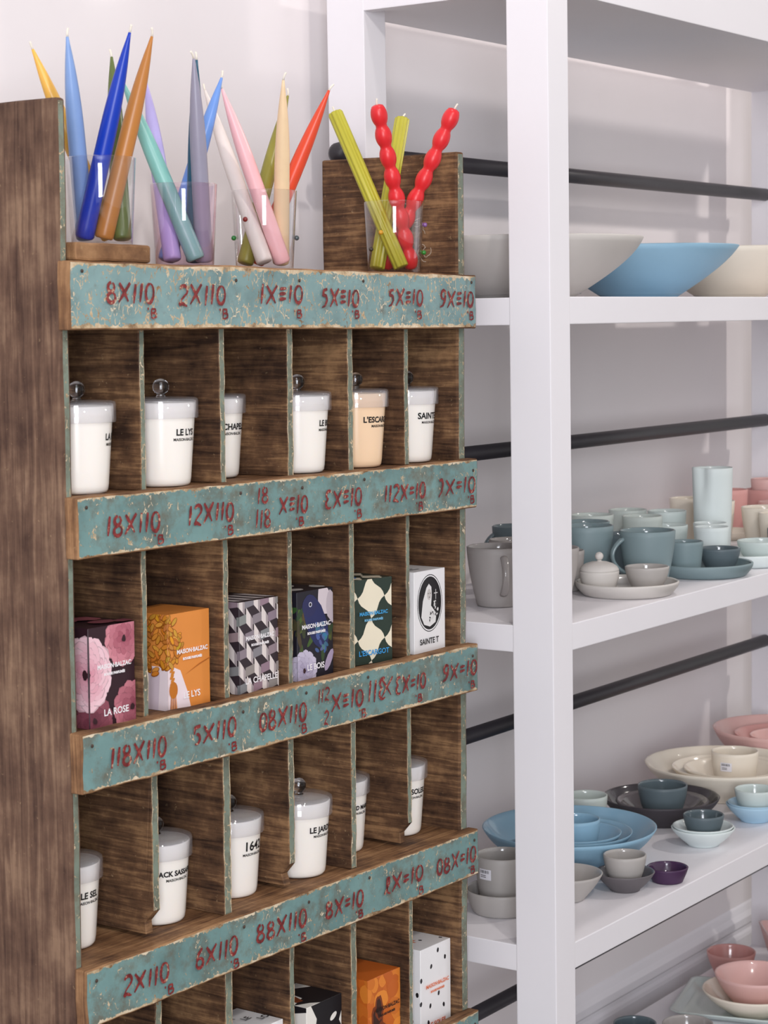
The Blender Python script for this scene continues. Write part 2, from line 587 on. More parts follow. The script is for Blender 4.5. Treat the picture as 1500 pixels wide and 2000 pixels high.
def divider(x0, th, ztop, zbot, seed, chip, y0):
    """upright board between two pigeonholes with a ragged painted front edge"""
    rr = random.Random(seed)
    n = 16
    front = []
    for k in range(n + 1):
        t = k / n
        z = zbot + (ztop - zbot) * t
        y = y0 + rr.uniform(-0.0005, 0.0006)
        if chip and t < 0.07:
            y += chip * rr.uniform(0.5, 1.1)
        front.append((y, z))
    prof = front + [(CD - 0.0125, ztop), (CD - 0.0125, zbot)]
    k = len(prof)
    m = MB()
    vs = [(x0 + rr.uniform(-0.0005, 0.0005), y, z) for y, z in prof] + [(x0 + th + rr.uniform(-0.0005, 0.0005), y, z) for y, z in prof]
    m.add(vs, [tuple(range(k)), tuple(range(2 * k - 1, k - 1, -1))], 0)
    m.add([], [], 0)
    for i in range(k):
        j = (i + 1) % k
        m.f.append((i, i + k, j + k, j)); m.m.append(1 if i < n and not (chip and i < 2) else 0); m.sm.append(False)
    o = m.build('divider', [W_DIV, P_EDGE], cab)
    uvl = o.data.uv_layers.new(name='UVMap')
    for lp in o.data.loops:
        v = o.data.vertices[lp.vertex_index].co
        uvl.data[lp.index].uv = (v.z, (v.x - x0) / th)
    bm = bmesh.new(); bm.from_mesh(o.data)
    bmesh.ops.recalc_face_normals(bm, faces=bm.faces)
    bm.to_mesh(o.data); bm.free()
    bevel_obj(o, 0.0009, 1, 60)
    return o

DX = {0: [(.1305, .0095), (.2655, .0105), (.4015, .0125), (.5215, .0125), (.6555, .011)],
      1: [(.1275, .0095), (.2665, .0105), (.3975, .010), (.5205, .0125), (.657, .0095)],
      2: [(.1380, .0125), (.2605, .0150), (.3945, .0130), (.5205, .0125), (.657, .011)],
      3: [(.1380, .0120), (.2590, .0150), (.3925, .0105), (.5165, .0140), (.658, .010)]}
for row in range(6):
    for k in range(5):
        x0, th = DX[min(row, 3)][k]
        odd = k % 2 == 0
        chip = 0.012 if (odd and row == 2) else 0.0
        divider(x0, th, ZR[row] - 0.0186 - LIP[row], ZR[row + 1] - LIP[row + 1] + 0.0004 + (0.004 if chip else 0), row * 10 + k, chip, 0.006 if odd else 0.0012)

# ---- red brush numbers
def arc(cx, cy, rx, ry, a0, a1, n=9):
    return [(cx + rx * math.cos(math.radians(a0 + (a1 - a0) * i / n)), cy + ry * math.sin(math.radians(a0 + (a1 - a0) * i / n))) for i in range(n + 1)]
GLY = {
    '1': (0.30, [[(0.16, 1.0), (0.10, 0.0)]]),
    '0': (0.52, [arc(0.25, 0.5, 0.19, 0.47, 100, 470, 14)]),
    'X': (0.66, [[(0.05, 0.98), (0.3, 0.5), (0.5, 0.05)], [(0.56, 1.0), (0.3, 0.5), (0.04, 0.0)]]),
    '=': (0.42, [[(0.04, 0.66), (0.34, 0.7)], [(0.02, 0.38), (0.34, 0.42)]]),
    'E': (0.44, [[(0.05, 0.82), (0.36, 0.86)], [(0.03, 0.54), (0.34, 0.57)], [(0.03, 0.24), (0.36, 0.28)]]),
    '8': (0.56, [arc(0.24, 0.74, 0.15, 0.22, 90, 430, 10), arc(0.26, 0.24, 0.19, 0.24, 90, 440, 10)]),
    '2': (0.54, [arc(0.26, 0.72, 0.18, 0.24, 160, -30, 8) + [(0.18, 0.3), (0.06, 0.04)], [(0.06, 0.04), (0.2, 0.1), (0.44, -0.04)]]),
    'S': (0.54, [[(0.38, 0.98), (0.16, 0.92), (0.12, 0.66), (0.32, 0.6), (0.38, 0.36), (0.26, 0.06), (0.08, -0.04)]]),
    '3': (0.52, [arc(0.28, 0.74, 0.18, 0.22, 60, 260, 8), arc(0.28, 0.27, 0.2, 0.25, 110, 310, 8)]),
    '5': (0.54, [[(0.42, 1.0), (0.14, 0.94), (0.12, 0.58)], arc(0.22, 0.3, 0.18, 0.28, 90, -110, 8)]),
    '6': (0.54, [[(0.36, 1.0), (0.16, 0.72), (0.08, 0.4)], arc(0.25, 0.26, 0.18, 0.25, 170, 530, 10)]),
    '7': (0.44, [[(0.08, 0.96), (0.24, 1.0), (0.3, 0.72), (0.24, 0.34), (0.06, 0.0)]]),
    '9': (0.56, [arc(0.32, 0.72, 0.16, 0.26, 30, 300, 8), [(0.46, 0.8), (0.42, 0.4), (0.3, 0.1), (0.1, 0.0)]]),
    'l': (0.5, [[(0.1, 0.05), (0.36, 0.62), (0.34, 0.94), (0.24, 0.9), (0.22, 0.5), (0.28, 0.1), (0.44, 0.02)]]),
    'B': (0.6, [[(0.14, 0.9), (0.16, 0.1)], [(0.14, 0.9), (0.42, 0.86), (0.44, 0.62), (0.2, 0.52)], [(0.2, 0.52), (0.5, 0.44), (0.5, 0.16), (0.3, 0.02), (0.1, 0.08)]]),
    "'": (0.18, [[(0.06, 0.95), (0.1, 0.72)]]),
    ' ': (0.35, []),
}

def inscription(rail, s, x0, x1, zc, h, wid, seed, slant=0.06):
    """painted brush strokes lying on the rail's front face"""
    rr = random.Random(seed)
    tot = sum(GLY[c][0] for c in s)
    kx = (x1 - x0) / tot
    m = MB()
    x = x0
    layer = 0
    for c in s:
        w, strokes = GLY[c]
        jy = rr.uniform(-0.04, 0.04); sc = rr.uniform(0.92, 1.06)
        for st in strokes:
            pts = []
            for i in range(len(st) - 1):
                for q in range(4):
                    t = q / 4
                    pts.append((st[i][0] + (st[i + 1][0] - st[i][0]) * t, st[i][1] + (st[i + 1][1] - st[i][1]) * t))
            pts.append(st[-1])
            P = [(x + px * kx + (py - 0.5) * slant * h, zc + ((py - 0.5) * sc + jy) * h) for px, py in pts]
            ids = []
            layer += 1
            yy = -0.0197 - 0.00006 * layer
            npt = len(P)
            for i, (px, pz) in enumerate(P):
                a = P[max(0, i - 1)]; b2 = P[min(npt - 1, i + 1)]
                dx, dz = b2[0] - a[0], b2[1] - a[1]
                ln = math.hypot(dx, dz) or 1
                t = i / (npt - 1)
                ww = wid * (0.55 + 0.55 * math.sin(PI * min(1, 0.15 + t * 0.9))) * rr.uniform(0.86, 1.14)
                nx, nz = -dz / ln * ww, dx / ln * ww
                m.v.append((px + nx, yy, pz + nz)); m.v.append((px - nx, yy, pz - nz))
                ids.append((len(m.v) - 2, len(m.v) - 1))
            for a, b2 in zip(ids, ids[1:]):
                m.f.append((a[0], a[1], b2[1], b2[0])); m.m.append(0); m.sm.append(False)
        x += w * kx
    o = m.build('painted_number', M_RED, rail)
    o['label'] = 'dark red hand-brushed number'
    return o

INS = {0: [('8X110', .051, .131), ('2X110', .170, .256), ('1XE10', .318, .404), ('SXE10', .440, .521), ('SXE10', .584, .666), ('9XE10', .703, .790)],
       1: [('18X110', .044, .134), ('12X110', .181, .265), ('XE10', .350, .409), ('3XE10', .443, .523), ('112X=10', .572, .669), ('7X=10', .698, .793)],
       2: [('118X110', .043, .138), ('5X110', .182, .264), ('08X110', .306, .402), ('XE10', .452, .523), ('3X=10', .594, .667), ('9X=10', .704, .795)],
       3: [('2X110', .056, .136), ('6X110', .181, .261), ('88X110', .295, .397), ('8X=10', .435, .519), ('lX=10', .562, .658), ('08X=10', .689, .790)]}
SUB = {0: [.126, .251, .393, .513, .654, .781], 1: [.131, .255, .392, .514, .654, .781], 2: [.128, .256, .393, .520, .649, .780], 3: [.135, .254, .387, .509, .649, .778]}
for i in range(4):
    zc = ZR[i] - 0.033
    for k, (s, a, b) in enumerate(INS[i]):
        inscription(RAILS[i], s, a, b, zc + R.uniform(-0.002, 0.002), 0.0225, 0.0020, i * 50 + k)
    for k, x in enumerate(SUB[i]):
        inscription(RAILS[i], "'B", x - 0.009, x + 0.009, ZR[i] - 0.0555, 0.012, 0.0012, 500 + i * 50 + k)
inscription(RAILS[1], '18', .308, .332, ZR[1] - 0.019, 0.020, 0.0015, 901)
inscription(RAILS[1], '118', .304, .336, ZR[1] - 0.047, 0.022, 0.0015, 902)
inscription(RAILS[2], '112', .424, .450, ZR[2] - 0.020, 0.018, 0.0012, 903)
inscription(RAILS[2], '2', .436, .448, ZR[2] - 0.050, 0.017, 0.0014, 904)
inscription(RAILS[2], '113', .531, .575, ZR[2] - 0.030, 0.028, 0.0020, 905)
inscription(RAILS[2], 'X', .560, .592, ZR[2] - 0.029, 0.024, 0.0016, 906)

M_NAIL = plain('rusty_nail', (70, 52, 42), 0.6, 0.5, 0.2, scale=300)
for i in range(5):
    for x in (.018, .277, .40, .53, .785):
        m = MB()
        m.lathe([(0, 0.0), (.0021, 0.0), (.0021, .0006), (.0014, .0011), (0, .0012)], 10)
        o = m.build('nail', M_NAIL, RAILS[i])
        o.data.transform(Matrix.Translation((x + R.uniform(-.004, .004), -0.0186, ZR[i] - R.uniform(.010, .018))) @ Matrix.Rotation(PI / 2, 4, 'X'))
m = MB()
rr = random.Random(31)
for k in range(16):
    y, zz = rr.uniform(.050, .095), rr.uniform(1.590, 1.655)
    a = rr.uniform(0, 2 * PI); pts = []
    for q in range(6):
        pts.append((y, zz)); y += .0035 * math.cos(a); zz += .0035 * math.sin(a); a += rr.uniform(-.7, .7)
    for (ya, za), (yb, zb) in zip(pts, pts[1:]):
        dy, dz = yb - ya, zb - za
        ln = math.hypot(dy, dz); w_ = .0005
        ny, nz = -dz / ln * w_, dy / ln * w_
        xx = CW - 0.019 - 0.0022
        m.add([(xx, ya + ny, za + nz), (xx, ya - ny, za - nz), (xx, yb - ny, zb - nz), (xx, yb + ny, zb + nz)], [(0, 1, 2, 3)])
ck = m.build('chalk_mark', plain('white_chalk', (190, 176, 158), .9, .1, .1, scale=200), SIDE_R)
ck['label'] = 'faint white chalk scribble'
ck['kind'] = 'stuff'

def in_cab(x, y, z, rz=0):
    """matrix of something standing in the cabinet"""
    return MC @ Matrix.Translation((x, y, z)) @ Matrix.Rotation(rz, 4, 'Z')

# ------------------------------------------------------------------ candle jars
JH = 0.098
def jar_radius(z):
    return 0.0335 + (0.0405 - 0.0335) * min(1, z / JH)
def wrap_text(m, s, size, z, ang, bold=0.0, mat=0):
    vs, fs = text_mesh(s, size, 'CENTER', bold)
    r = jar_radius(z) + 0.0004
    out = []
    for x, y in vs:
        a = ang - PI / 2 + x / r
        rr_ = jar_radius(z + y) + 0.0004
        out.append((rr_ * math.cos(a), rr_ * math.sin(a), z + y))
    m.add(out, fs, mat)

JAR_ME = {}
def jar(x, y, row, word, yaw, label, peach=False, size=0.0105, sub='MAISON·BALZAC', group=None):
    root = empty('candle_jar', label, 'candle', group)
    root.matrix_world = in_cab(x, y, ZR[row] - LIP[row] + 0.0006)
    key = 'peach' if peach else 'white'
    if key not in JAR_ME:
        m = MB()
        pr = [(0, 0), (0.028, 0), (0.0315, 0.001), (0.0333, 0.004)] + [(jar_radius(z), z) for z in (0.01, 0.03, 0.05, 0.07, 0.085)] + [(jar_radius(0.097), 0.0965), (0.0398, 0.098), (0.0388, 0.0975), (0.0384, 0.092), (0, 0.092)]
        m.lathe(pr, 48)
        JAR_ME[key] = m.mesh('jar_body', [M_JAR_PEACH if peach else M_JAR])
    if 'lid' not in JAR_ME:
        m = MB()
        m.lathe([(0.0416, 0.080), (0.0428, 0.0795), (0.0436, 0.0805), (0.0436, 0.0995), (0.0428, 0.1022), (0.039, 0.1035), (0.010, 0.1042), (0, 0.1042)], 48)
        m.lathe([(0.0416, 0.080), (0.0418, 0.0995), (0.040, 0.1005), (0, 0.1008)], 48)
        JAR_ME['lid'] = m.mesh('lid', [M_LID])
        m = MB()
        pr = [(0.006, 0.1044), (0.0050, 0.1052), (0.0044, 0.1066)]
        for i in range(1, 15):
            a = -PI / 2 + 0.42 + (PI - 0.42) * i / 14
            pr.append((0.0096 * math.cos(a) if i < 14 else 0, 0.1160 + 0.0096 * math.sin(a)))
        m.lathe([(0, 0.1044)] + pr, 32)
        JAR_ME['knob'] = m.mesh('knob', [solid_glass()])
    def part(nm, me, par):
        o = bpy.data.objects.new(nm, me); COL.objects.link(o); o.parent = par
        return o
    part('jar_body', JAR_ME[key], root)
    lid = part('lid', JAR_ME['lid'], root)
    part('knob', JAR_ME['knob'], lid)
    m = MB()
    wrap_text(m, word, size, 0.0600, yaw, 0.00034)
    if sub:
        wrap_text(m, sub, 0.0046, 0.0535, yaw, 0.00012)
    m.build('lettering', M_INK, root)
    return root

D_ = math.radians
jar(.068, .044, 1, 'LA ROSE', D_(38), 'lidded white candle jar in the pigeonhole above the pink flower box')
jar(.205, .040, 1, 'LE LYS', D_(0), 'lidded white candle jar in the pigeonhole above the orange tassel box')
jar(.345, .082, 1, 'LA CHAPELLE', D_(-4), 'lidded white candle jar in the pigeonhole above the black and white block-patterned box')
jar(.470, .043, 1, 'LE BOIS', D_(20), 'lidded white candle jar in the pigeonhole above the blue bird box')
jar(.598, .044, 1, "L'ESCARGOT", D_(6), 'peach coloured candle jar in the pigeonhole above the green diamond box', True)
jar(.723, .048, 1, 'SAINTE T', D_(4), 'lidded white candle jar in the pigeonhole above the oval engraving box', size=0.0118)
jar(.068, .078, 3, 'LE SEL', D_(2), 'lidded white candle jar in the pigeonhole below the pink flower box')
jar(.205, .060, 3, 'BLACK SASSAFRAS', D_(-4), 'lidded white candle jar in the pigeonhole below the orange tassel box', size=0.0088)
jar(.345, .062, 3, '1642', D_(2), 'lidded white candle jar with large black figures, below the block-patterned box', size=0.0165)
jar(.470, .048, 3, 'LE JARDIN', D_(4), 'lidded white candle jar in the pigeonhole below the blue bird box')
jar(.598, .080, 3, 'GRAND MARIN', D_(-6), 'lidded white candle jar in the pigeonhole below the green diamond box', size=0.0082)
jar(.723, .070, 3, 'LE SOLEIL', D_(-10), 'lidded white candle jar in the pigeonhole below the oval engraving box')

# ------------------------------------------------------------------ candle boxes
class Print:
    """flat coloured polygons printed on a box face; each layer a hair further out"""
    def __init__(s):
        s.v, s.f, s.c = [], [], []
        s.n = 0
    def poly(s, fr, pts, col, grad=None):
        o, u, w, nrm = fr
        s.n += 1
        off = nrm * (0.00008 + 0.000003 * s.n)
        b = len(s.v)
        for q in pts:
            s.v.append(tuple(o + u * q[0] + w * q[1] + off))
        s.f.append(tuple(range(b, b + len(pts))))
        s.c.append(lin(col))
    def build(s, root, name='print'):
        me = bpy.data.meshes.new(name)
        me.from_pydata(s.v, [], s.f)
        ca = me.color_attributes.new('print', 'FLOAT_COLOR', 'CORNER')
        for p, c in zip(me.polygons, s.c):
            for li in p.loop_indices:
                ca.data[li].color = (*c, 1)
        me.materials.append(M_PRINT)
        ob = bpy.data.objects.new(name, me)
        COL.objects.link(ob)
        ob.parent = root
        return ob

def clip_poly(pts, w, h):
    """clip to the face rectangle 0..w, 0..h"""
    for ax, lim, sgn in ((0, 0, 1), (0, w, -1), (1, 0, 1), (1, h, -1)):
        out = []
        for i in range(len(pts)):
            a, b = pts[i - 1], pts[i]
            da, db = (a[ax] - lim) * sgn, (b[ax] - lim) * sgn
            if (da >= 0) != (db >= 0):
                t = da / (da - db)
                out.append((a[0] + (b[0] - a[0]) * t, a[1] + (b[1] - a[1]) * t))
            if db >= 0:
                out.append(b)
        pts = out
        if len(pts) < 3:
            return []
    return pts

BW, BH = 0.076, 0.114
def faces_of(w, d, h):
    V = Vector
    return {'front': ((V((0, 0, 0)), V((1, 0, 0)), V((0, 0, 1)), V((0, -1, 0))), w, h),
            'left': ((V((0, d, 0)), V((0, -1, 0)), V((0, 0, 1)), V((-1, 0, 0))), d, h),
            'top': ((V((0, 0, h)), V((1, 0, 0)), V((0, 1, 0)), V((0, 0, 1))), w, d),
            'right': ((V((w, 0, 0)), V((0, 1, 0)), V((0, 0, 1)), V((1, 0, 0))), d, h)}

def box_thing(x, y, row, label, body_col, rz=0, w=BW, h=BH):
    root = empty('candle_box', label, 'box')
    root.matrix_world = in_cab(x, y, ZR[row] - LIP[row] + 0.0006, rz)
    m = MB(); m.box(0, w, 0, w, 0, h)
    key = 'card_%d_%d_%d' % tuple(body_col)
    o = m.build('carton', plain(key, body_col, 0.42, 0.4, 0.02), root)
    bevel_obj(o, 0.0006, 1)
    return root, faces_of(w, w, h), Print()

def put(P, F, face, pts, col):
    fr, w, h = F[face]
    q = clip_poly(list(pts), w, h)
    if q:
        P.poly(fr, q, col)

def wrapput(P, F, pts, col):
    """design that runs round the left and front faces: x<0 is on the left face"""
    put(P, F, 'front', pts, col)
    w = F['left'][1]
    put(P, F, 'left', [(x + w, y) for x, y in pts], col)

def boxtext(root, F, s, size, cx, cz, col, face='front', bold=0.00022):
    vs, fs = text_mesh(s, size, 'CENTER', bold)
    fr, w, h = F[face]
    o, u, wv, nrm = fr
    m = MB()
    m.add([tuple(o + u * (cx + x) + wv * (cz + y) + nrm * 0.0020) for x, y in vs], fs)
    return m.build('lettering', plain('ink_%d_%d_%d' % col, col, 0.5, 0.3, 0.0), root)

def blob(cx, cy, rx, ry, rot=0.0, n=14, wob=0.0, rr=None):
    out = []
    for i in range(n):
        a = 2 * PI * i / n
        k = 1 + (rr.uniform(-wob, wob) if rr else 0)
        px, py = rx * k * math.cos(a), ry * k * math.sin(a)
        out.append((cx + px * math.cos(rot) - py * math.sin(rot), cy + px * math.sin(rot) + py * math.cos(rot)))
    return out

def flower(P, F, cx, cy, rad, cols, rr, rings=6, squash=1.0, put_fn=wrapput):
    for k in range(rings):
        t = k / (rings - 1)
        rk = rad * (1 - 0.82 * t)
        npet = max(6, int(13 - 6 * t))
        a0 = rr.uniform(0, 6)
        for i in range(npet):
            a = a0 + 2 * PI * i / npet
            c0, c1 = cols[0], cols[1]
            s = min(1, max(0, t * 0.75 + rr.uniform(-0.14, 0.2)))
            col = tuple(int(c0[j] + (c1[j] - c0[j]) * s) for j in range(3))
            dk = tuple(int(v * 0.86) for v in col)
            ex, ey = cx + rk * 0.62 * math.cos(a), cy + rk * 0.62 * math.sin(a) * squash
            put_fn(P, F, blob(ex, ey, rk * 0.43, rk * 0.36 * squash, a, 12, 0.08, rr), dk)
            put_fn(P, F, blob(ex + rk * 0.03 * math.cos(a), ey + rk * 0.03 * math.sin(a), rk * 0.39, rk * 0.33 * squash, a, 12, 0.08, rr), col)
    put_fn(P, F, blob(cx, cy, rad * 0.12, rad * 0.14 * squash, 0, 10, 0.2, rr), (58, 34, 40))

BRAND, SUBT = 'MAISON·BALZAC', 'BOUGIE PARFUMÉE'
WHITE_INK = (246, 242, 244)

# rose box
root, F, P = box_thing(.049, .016, 2, 'candle box printed with pink ranunculus flowers', (52, 30, 38))
rr = random.Random(11)
flower(P, F, .058, .096, .030, ((214, 140, 152), (150, 70, 88)), rr, 5)
flower(P, F, .070, .016, .030, ((196, 122, 134), (132, 62, 78)), rr, 5)
flower(P, F, .008, .008, .028, ((150, 84, 98), (96, 44, 58)), rr, 5)
flower(P, F, -.05, .09, .026, ((120, 64, 76), (74, 34, 46)), rr, 4)
flower(P, F, -.004, .062, .039, ((244, 206, 214), (214, 140, 158)), rr, 7, 1.12)
for k in range(5):
    put(P, F, 'top', blob(rr.uniform(0, .076), rr.uniform(0, .076), .018, .012, rr.uniform(0, 3), 12, .1, rr), (120 + k * 8, 60 + k * 6, 74 + k * 5))
P.build(root)
boxtext(root, F, BRAND, .0072, .040, .066, WHITE_INK)
boxtext(root, F, SUBT, .0040, .040, .058, WHITE_INK)
boxtext(root, F, 'LA ROSE', .0108, .042, .012, WHITE_INK)

# lily box with tassel
root, F, P = box_thing(.182, .016, 2, 'orange candle box printed with a gold rope tassel', (226, 142, 66))
rr = random.Random(12)
wrapput(P, F, [(-.076, 0), (-.076, .046), (-.03, .052), (.008, .052), (.022, .046), (.034, .02), (.040, 0)], (238, 222, 226))
wrapput(P, F, [(-.03, 0), (-.028, .05), (-.012, .05), (-.016, 0)], (214, 196, 206))
for i in range(110):
    a = rr.uniform(0, 2 * PI); q = math.sqrt(rr.uniform(0, 1))
    cx, cy = -.012 + q * .036 * math.cos(a), .078 + q * .036 * math.sin(a)
    an = rr.uniform(0.2, 1.2) * (1 if i % 2 else -1)
    wrapput(P, F, blob(cx, cy, .0068, .0034, an, 10), (150, 84, 24))
    wrapput(P, F, blob(cx, cy + .0004, .0058, .0024, an, 10), (214 + rr.randint(-24, 16), 138 + rr.randint(-20, 20), 44 + rr.randint(-10, 24)))
for i in range(7):
    wrapput(P, F, blob(.006 + .0015 * (i % 2), .048 - i * .004, .0042, .0022, .6, 8), (206, 128, 44))
wrapput(P, F, blob(.0085, .024, .0075, .010, 0, 14), (196, 116, 36))
for i in range(6):
    wrapput(P, F, [(.002 + i * .0022, .0), (.004 + i * .0016, .018), (.0048 + i * .0016, .018), (.0036 + i * .0022, 0)], (172 + (i % 2) * 46, 100 + (i % 2) * 34, 30))
wrapput(P, F, [(.030, .040), (.055, .050), (.076, .0555), (.076, .0545), (.055, .0485)], (176, 98, 36))
P.build(root)
boxtext(root, F, BRAND, .0072, .042, .066, WHITE_INK)
boxtext(root, F, SUBT, .0040, .042, .058, WHITE_INK)
boxtext(root, F, 'LE LYS', .0108, .040, .012, WHITE_INK)

# chapel box: tumbling blocks
root, F, P = box_thing(.314, .016, 2, 'candle box with black, grey and white tumbling block pattern', (54, 44, 50))
rr = random.Random(13)
cw, ch = .030, .0215
for i in range(-5, 5):
    for j in range(-2, 8):
        x0 = i * cw + (j % 2) * cw / 2 - .004
        z0 = j * ch * .98
        wrapput(P, F, [(x0, z0), (x0 + cw * .58, z0 + .003), (x0 + cw * .58, z0 + ch * .52 + .003), (x0, z0 + ch * .52)], (142 + rr.randint(-10, 14), 132 + rr.randint(-8, 10), 138))
        wrapput(P, F, [(x0 + cw * .58, z0 + .003), (x0 + cw, z0 - ch * .38), (x0 + cw, z0 + ch * .35), (x0 + cw * .58, z0 + ch * 1.05)], (226, 216, 212))
        wrapput(P, F, [(x0 + cw * .86, z0 - ch * .2), (x0 + cw, z0 - ch * .38), (x0 + cw, z0 + ch * .35), (x0 + cw * .86, z0 + ch * .6)], (170, 158, 160))
for i in range(4):
    put(P, F, 'top', [(.004 + i * .02, .01), (.016 + i * .02, .004), (.012 + i * .02, .05), (.0 + i * .02, .06)], (208, 198, 198))
P.build(root)
boxtext(root, F, BRAND, .0072, .038, .066, WHITE_INK)
boxtext(root, F, SUBT, .0040, .038, .058, WHITE_INK)
boxtext(root, F, 'LA CHAPELLE', .0105, .040, .012, WHITE_INK)

# forest box
root, F, P = box_thing(.429, .016, 2, 'dark candle box printed with a blue bird and leaves', (32, 30, 40))
rr = random.Random(14)
for i in range(26):
    wrapput(P, F, blob(rr.uniform(-.02, .075), rr.uniform(.03, .09), rr.uniform(.008, .018), .004, rr.uniform(0, 3), 10), (54 + rr.randint(-10, 40), 70 + rr.randint(-10, 34), 44))
wrapput(P, F, blob(.058, .10, .014, .02, .3, 12, .1, rr), (214, 202, 208))
wrapput(P, F, blob(.072, .09, .010, .022, .1, 12, .1, rr), (190, 178, 186))
wrapput(P, F, blob(.040, .072, .020, .040, .5, 20, .03, rr), (40, 46, 92))
wrapput(P, F, blob(.026, .094, .015, .014, 0, 16), (44, 46, 88))
for i in range(24):
    wrapput(P, F, blob(.052 + rr.uniform(-.014, .014), .05 + rr.uniform(-.016, .02), .005, .0025, rr.uniform(0, 3), 8), (54 + rr.randint(0, 40), 84 + rr.randint(0, 40), 134 + rr.randint(-10, 30)))
wrapput(P, F, blob(.028, .096, .0034, .0034, 0, 12), (206, 206, 220))
wrapput(P, F, blob(.028, .096, .0022, .0022, 0, 12), (18, 18, 26))
flower(P, F, .014, .012, .026, ((204, 196, 216), (150, 140, 170)), rr, 4)
wrapput(P, F, blob(.066, .02, .016, .006, 1.0, 10), (168, 152, 178))
for i in range(3):
    put(P, F, 'top', blob(.02 + i * .024, .02 + (i % 2) * .03, .014, .010, .5 * i, 12, .1, rr), (186, 180, 176))
P.build(root)
boxtext(root, F, BRAND, .0078, .038, .066, WHITE_INK)
boxtext(root, F, SUBT, .0044, .038, .058, WHITE_INK)
boxtext(root, F, 'LE BOIS', .0108, .036, .012, WHITE_INK)

# snail box, turned in its pigeonhole
root, F, P = box_thing(.564, .030, 2, "candle box with wavy dark green and cream diamonds", (238, 228, 204), rz=D_(-10))
def wavy(cx, cy, rx, ry):
    pts = []
    cor = [(cx + rx, cy), (cx, cy + ry), (cx - rx, cy), (cx, cy - ry)]
    for i in range(4):
        a, b = cor[i], cor[(i + 1) % 4]
        for k in range(6):
            t = k / 6
            n = ((b[1] - a[1]), -(b[0] - a[0]))
            s = 0.06 * math.sin(2 * PI * t)
            pts.append((a[0] + (b[0] - a[0]) * t + n[0] * s, a[1] + (b[1] - a[1]) * t + n[1] * s))
    return pts
for i in range(-4, 5):
    for j in range(-1, 5):
        for fc, sh in (('front', 0), ('left', .0), ('right', .0)):
            put(P, F, fc, wavy(.012 + i * .050, j * .057 + .004, .025, .0285), (44, 58, 50))
for i in range(3):
    for j in range(3):
        put(P, F, 'top', wavy(i * .037, j * .037, .0185, .0185), (44, 58, 50))
put(P, F, 'top', blob(.022, .03, .014, .012, .4, 14), (60, 120, 190))
P.build(root)
boxtext(root, F, BRAND, .0068, .040, .066, (70, 160, 214))
boxtext(root, F, SUBT, .0040, .040, .058, (120, 180, 214))
boxtext(root, F, "L'ESCARGOT", .0098, .040, .012, (60, 150, 214))

# white box with an oval engraving
root, F, P = box_thing(.691, .016, 2, 'white candle box with a black oval engraving', (246, 244, 244))
ox, oz = .038, .068
put(P, F, 'front', blob(ox, oz, .031, .040, 0, 40), (28, 26, 28))
put(P, F, 'front', blob(ox, oz, .0298, .0388, 0, 40), (248, 246, 246))
put(P, F, 'front', blob(ox, oz, .0282, .0370, 0, 40), (26, 24, 26))
put(P, F, 'front', blob(ox, oz, .0255, .0345, 0, 40), (30, 28, 30))
put(P, F, 'front', [(ox - .021, oz - .018), (ox - .017, oz + .004), (ox - .008, oz + .022), (ox - .002, oz + .027), (ox + .004, oz + .022), (ox + .005, oz + .010), (ox + .003, oz - .004), (ox + .016, oz - .016), (ox + .014, oz - .028), (ox, oz - .033), (ox - .014, oz - .029)], (238, 236, 234))
put(P, F, 'front', blob(ox - .0015, oz + .012, .0052, .0078, 0, 16), (208, 202, 198))
for dx in (-.0036, .0012):
    put(P, F, 'front', blob(ox + dx, oz + .0135, .0011, .0007, 0, 8), (40, 36, 36))
put(P, F, 'front', blob(ox - .0010, oz + .0082, .0014, .0006, 0, 8), (60, 50, 50))
rr = random.Random(16)
for i in range(42):
    a = rr.uniform(-1.9, .55); q = rr.uniform(.25, .92)
    put(P, F, 'front', blob(ox + .004 + q * .019 * math.cos(a), oz - .004 + q * .026 * math.sin(a), .0022, .0013, rr.uniform(0, 3), 8), (228, 226, 224) if i % 3 else (60, 56, 58))
put(P, F, 'front', [(ox + .014, oz + .004), (ox + .0152, oz + .004), (ox + .0152, oz + .018), (ox + .014, oz + .018)], (220, 218, 216))
put(P, F, 'front', [(ox + .010, oz + .012), (ox + .019, oz + .012), (ox + .019, oz + .0133), (ox + .010, oz + .0133)], (220, 218, 216))
for i in range(4):
    put(P, F, 'top', [(.012, .018 + i * .008), (.040 - i * .004, .018 + i * .008), (.040 - i * .004, .021 + i * .008), (.012, .021 + i * .008)], (50, 48, 50))
P.build(root)
boxtext(root, F, 'SAINTE T', .0112, .034, .012, (30, 28, 30))

# bottom visible row
root, F, P = box_thing(.3145, .016, 4, 'white candle box with black lettering on its top, low in the cabinet', (246, 245, 245))
P.build(root) if P.f else None
for i, s in enumerate(('LA', 'LE', 'LO')):
    boxtext(root, F, s, .014, .028 + i * .018, .046 - i * .014, (40, 38, 40), 'top')
root, F, P = box_thing(.439, .016, 4, 'white candle box with large black wave shapes beside the orange smoky box', (240, 236, 228))
put(P, F, 'front', [(.010, .114), (.022, .094), (.020, .085), (.034, .072), (.034, .05), (.020, .03), (.03, 0), (.076, 0), (.076, .07), (.070, .08), (.076, .092), (.076, .114)], (30, 28, 32))
put(P, F, 'front', blob(.058, .088, .008, .004, .5, 12), (240, 236, 228))
P.build(root)
P = Print()
put(P, F, 'left', [(.03, .114), (.04, .10), (.076, .108), (.076, .114)], (30, 28, 32))
P.build(root)
P = Print()
put(P, F, 'top', [(.0, .02), (.03, .03), (.036, .06), (.05, .066), (.076, .05), (.076, 0), (.03, 0), (.02, .01)], (30, 28, 32))
put(P, F, 'top', [(.010, .024), (.022, .022), (.030, .042), (.016, .046)], (128, 64, 34))
P.build(root)
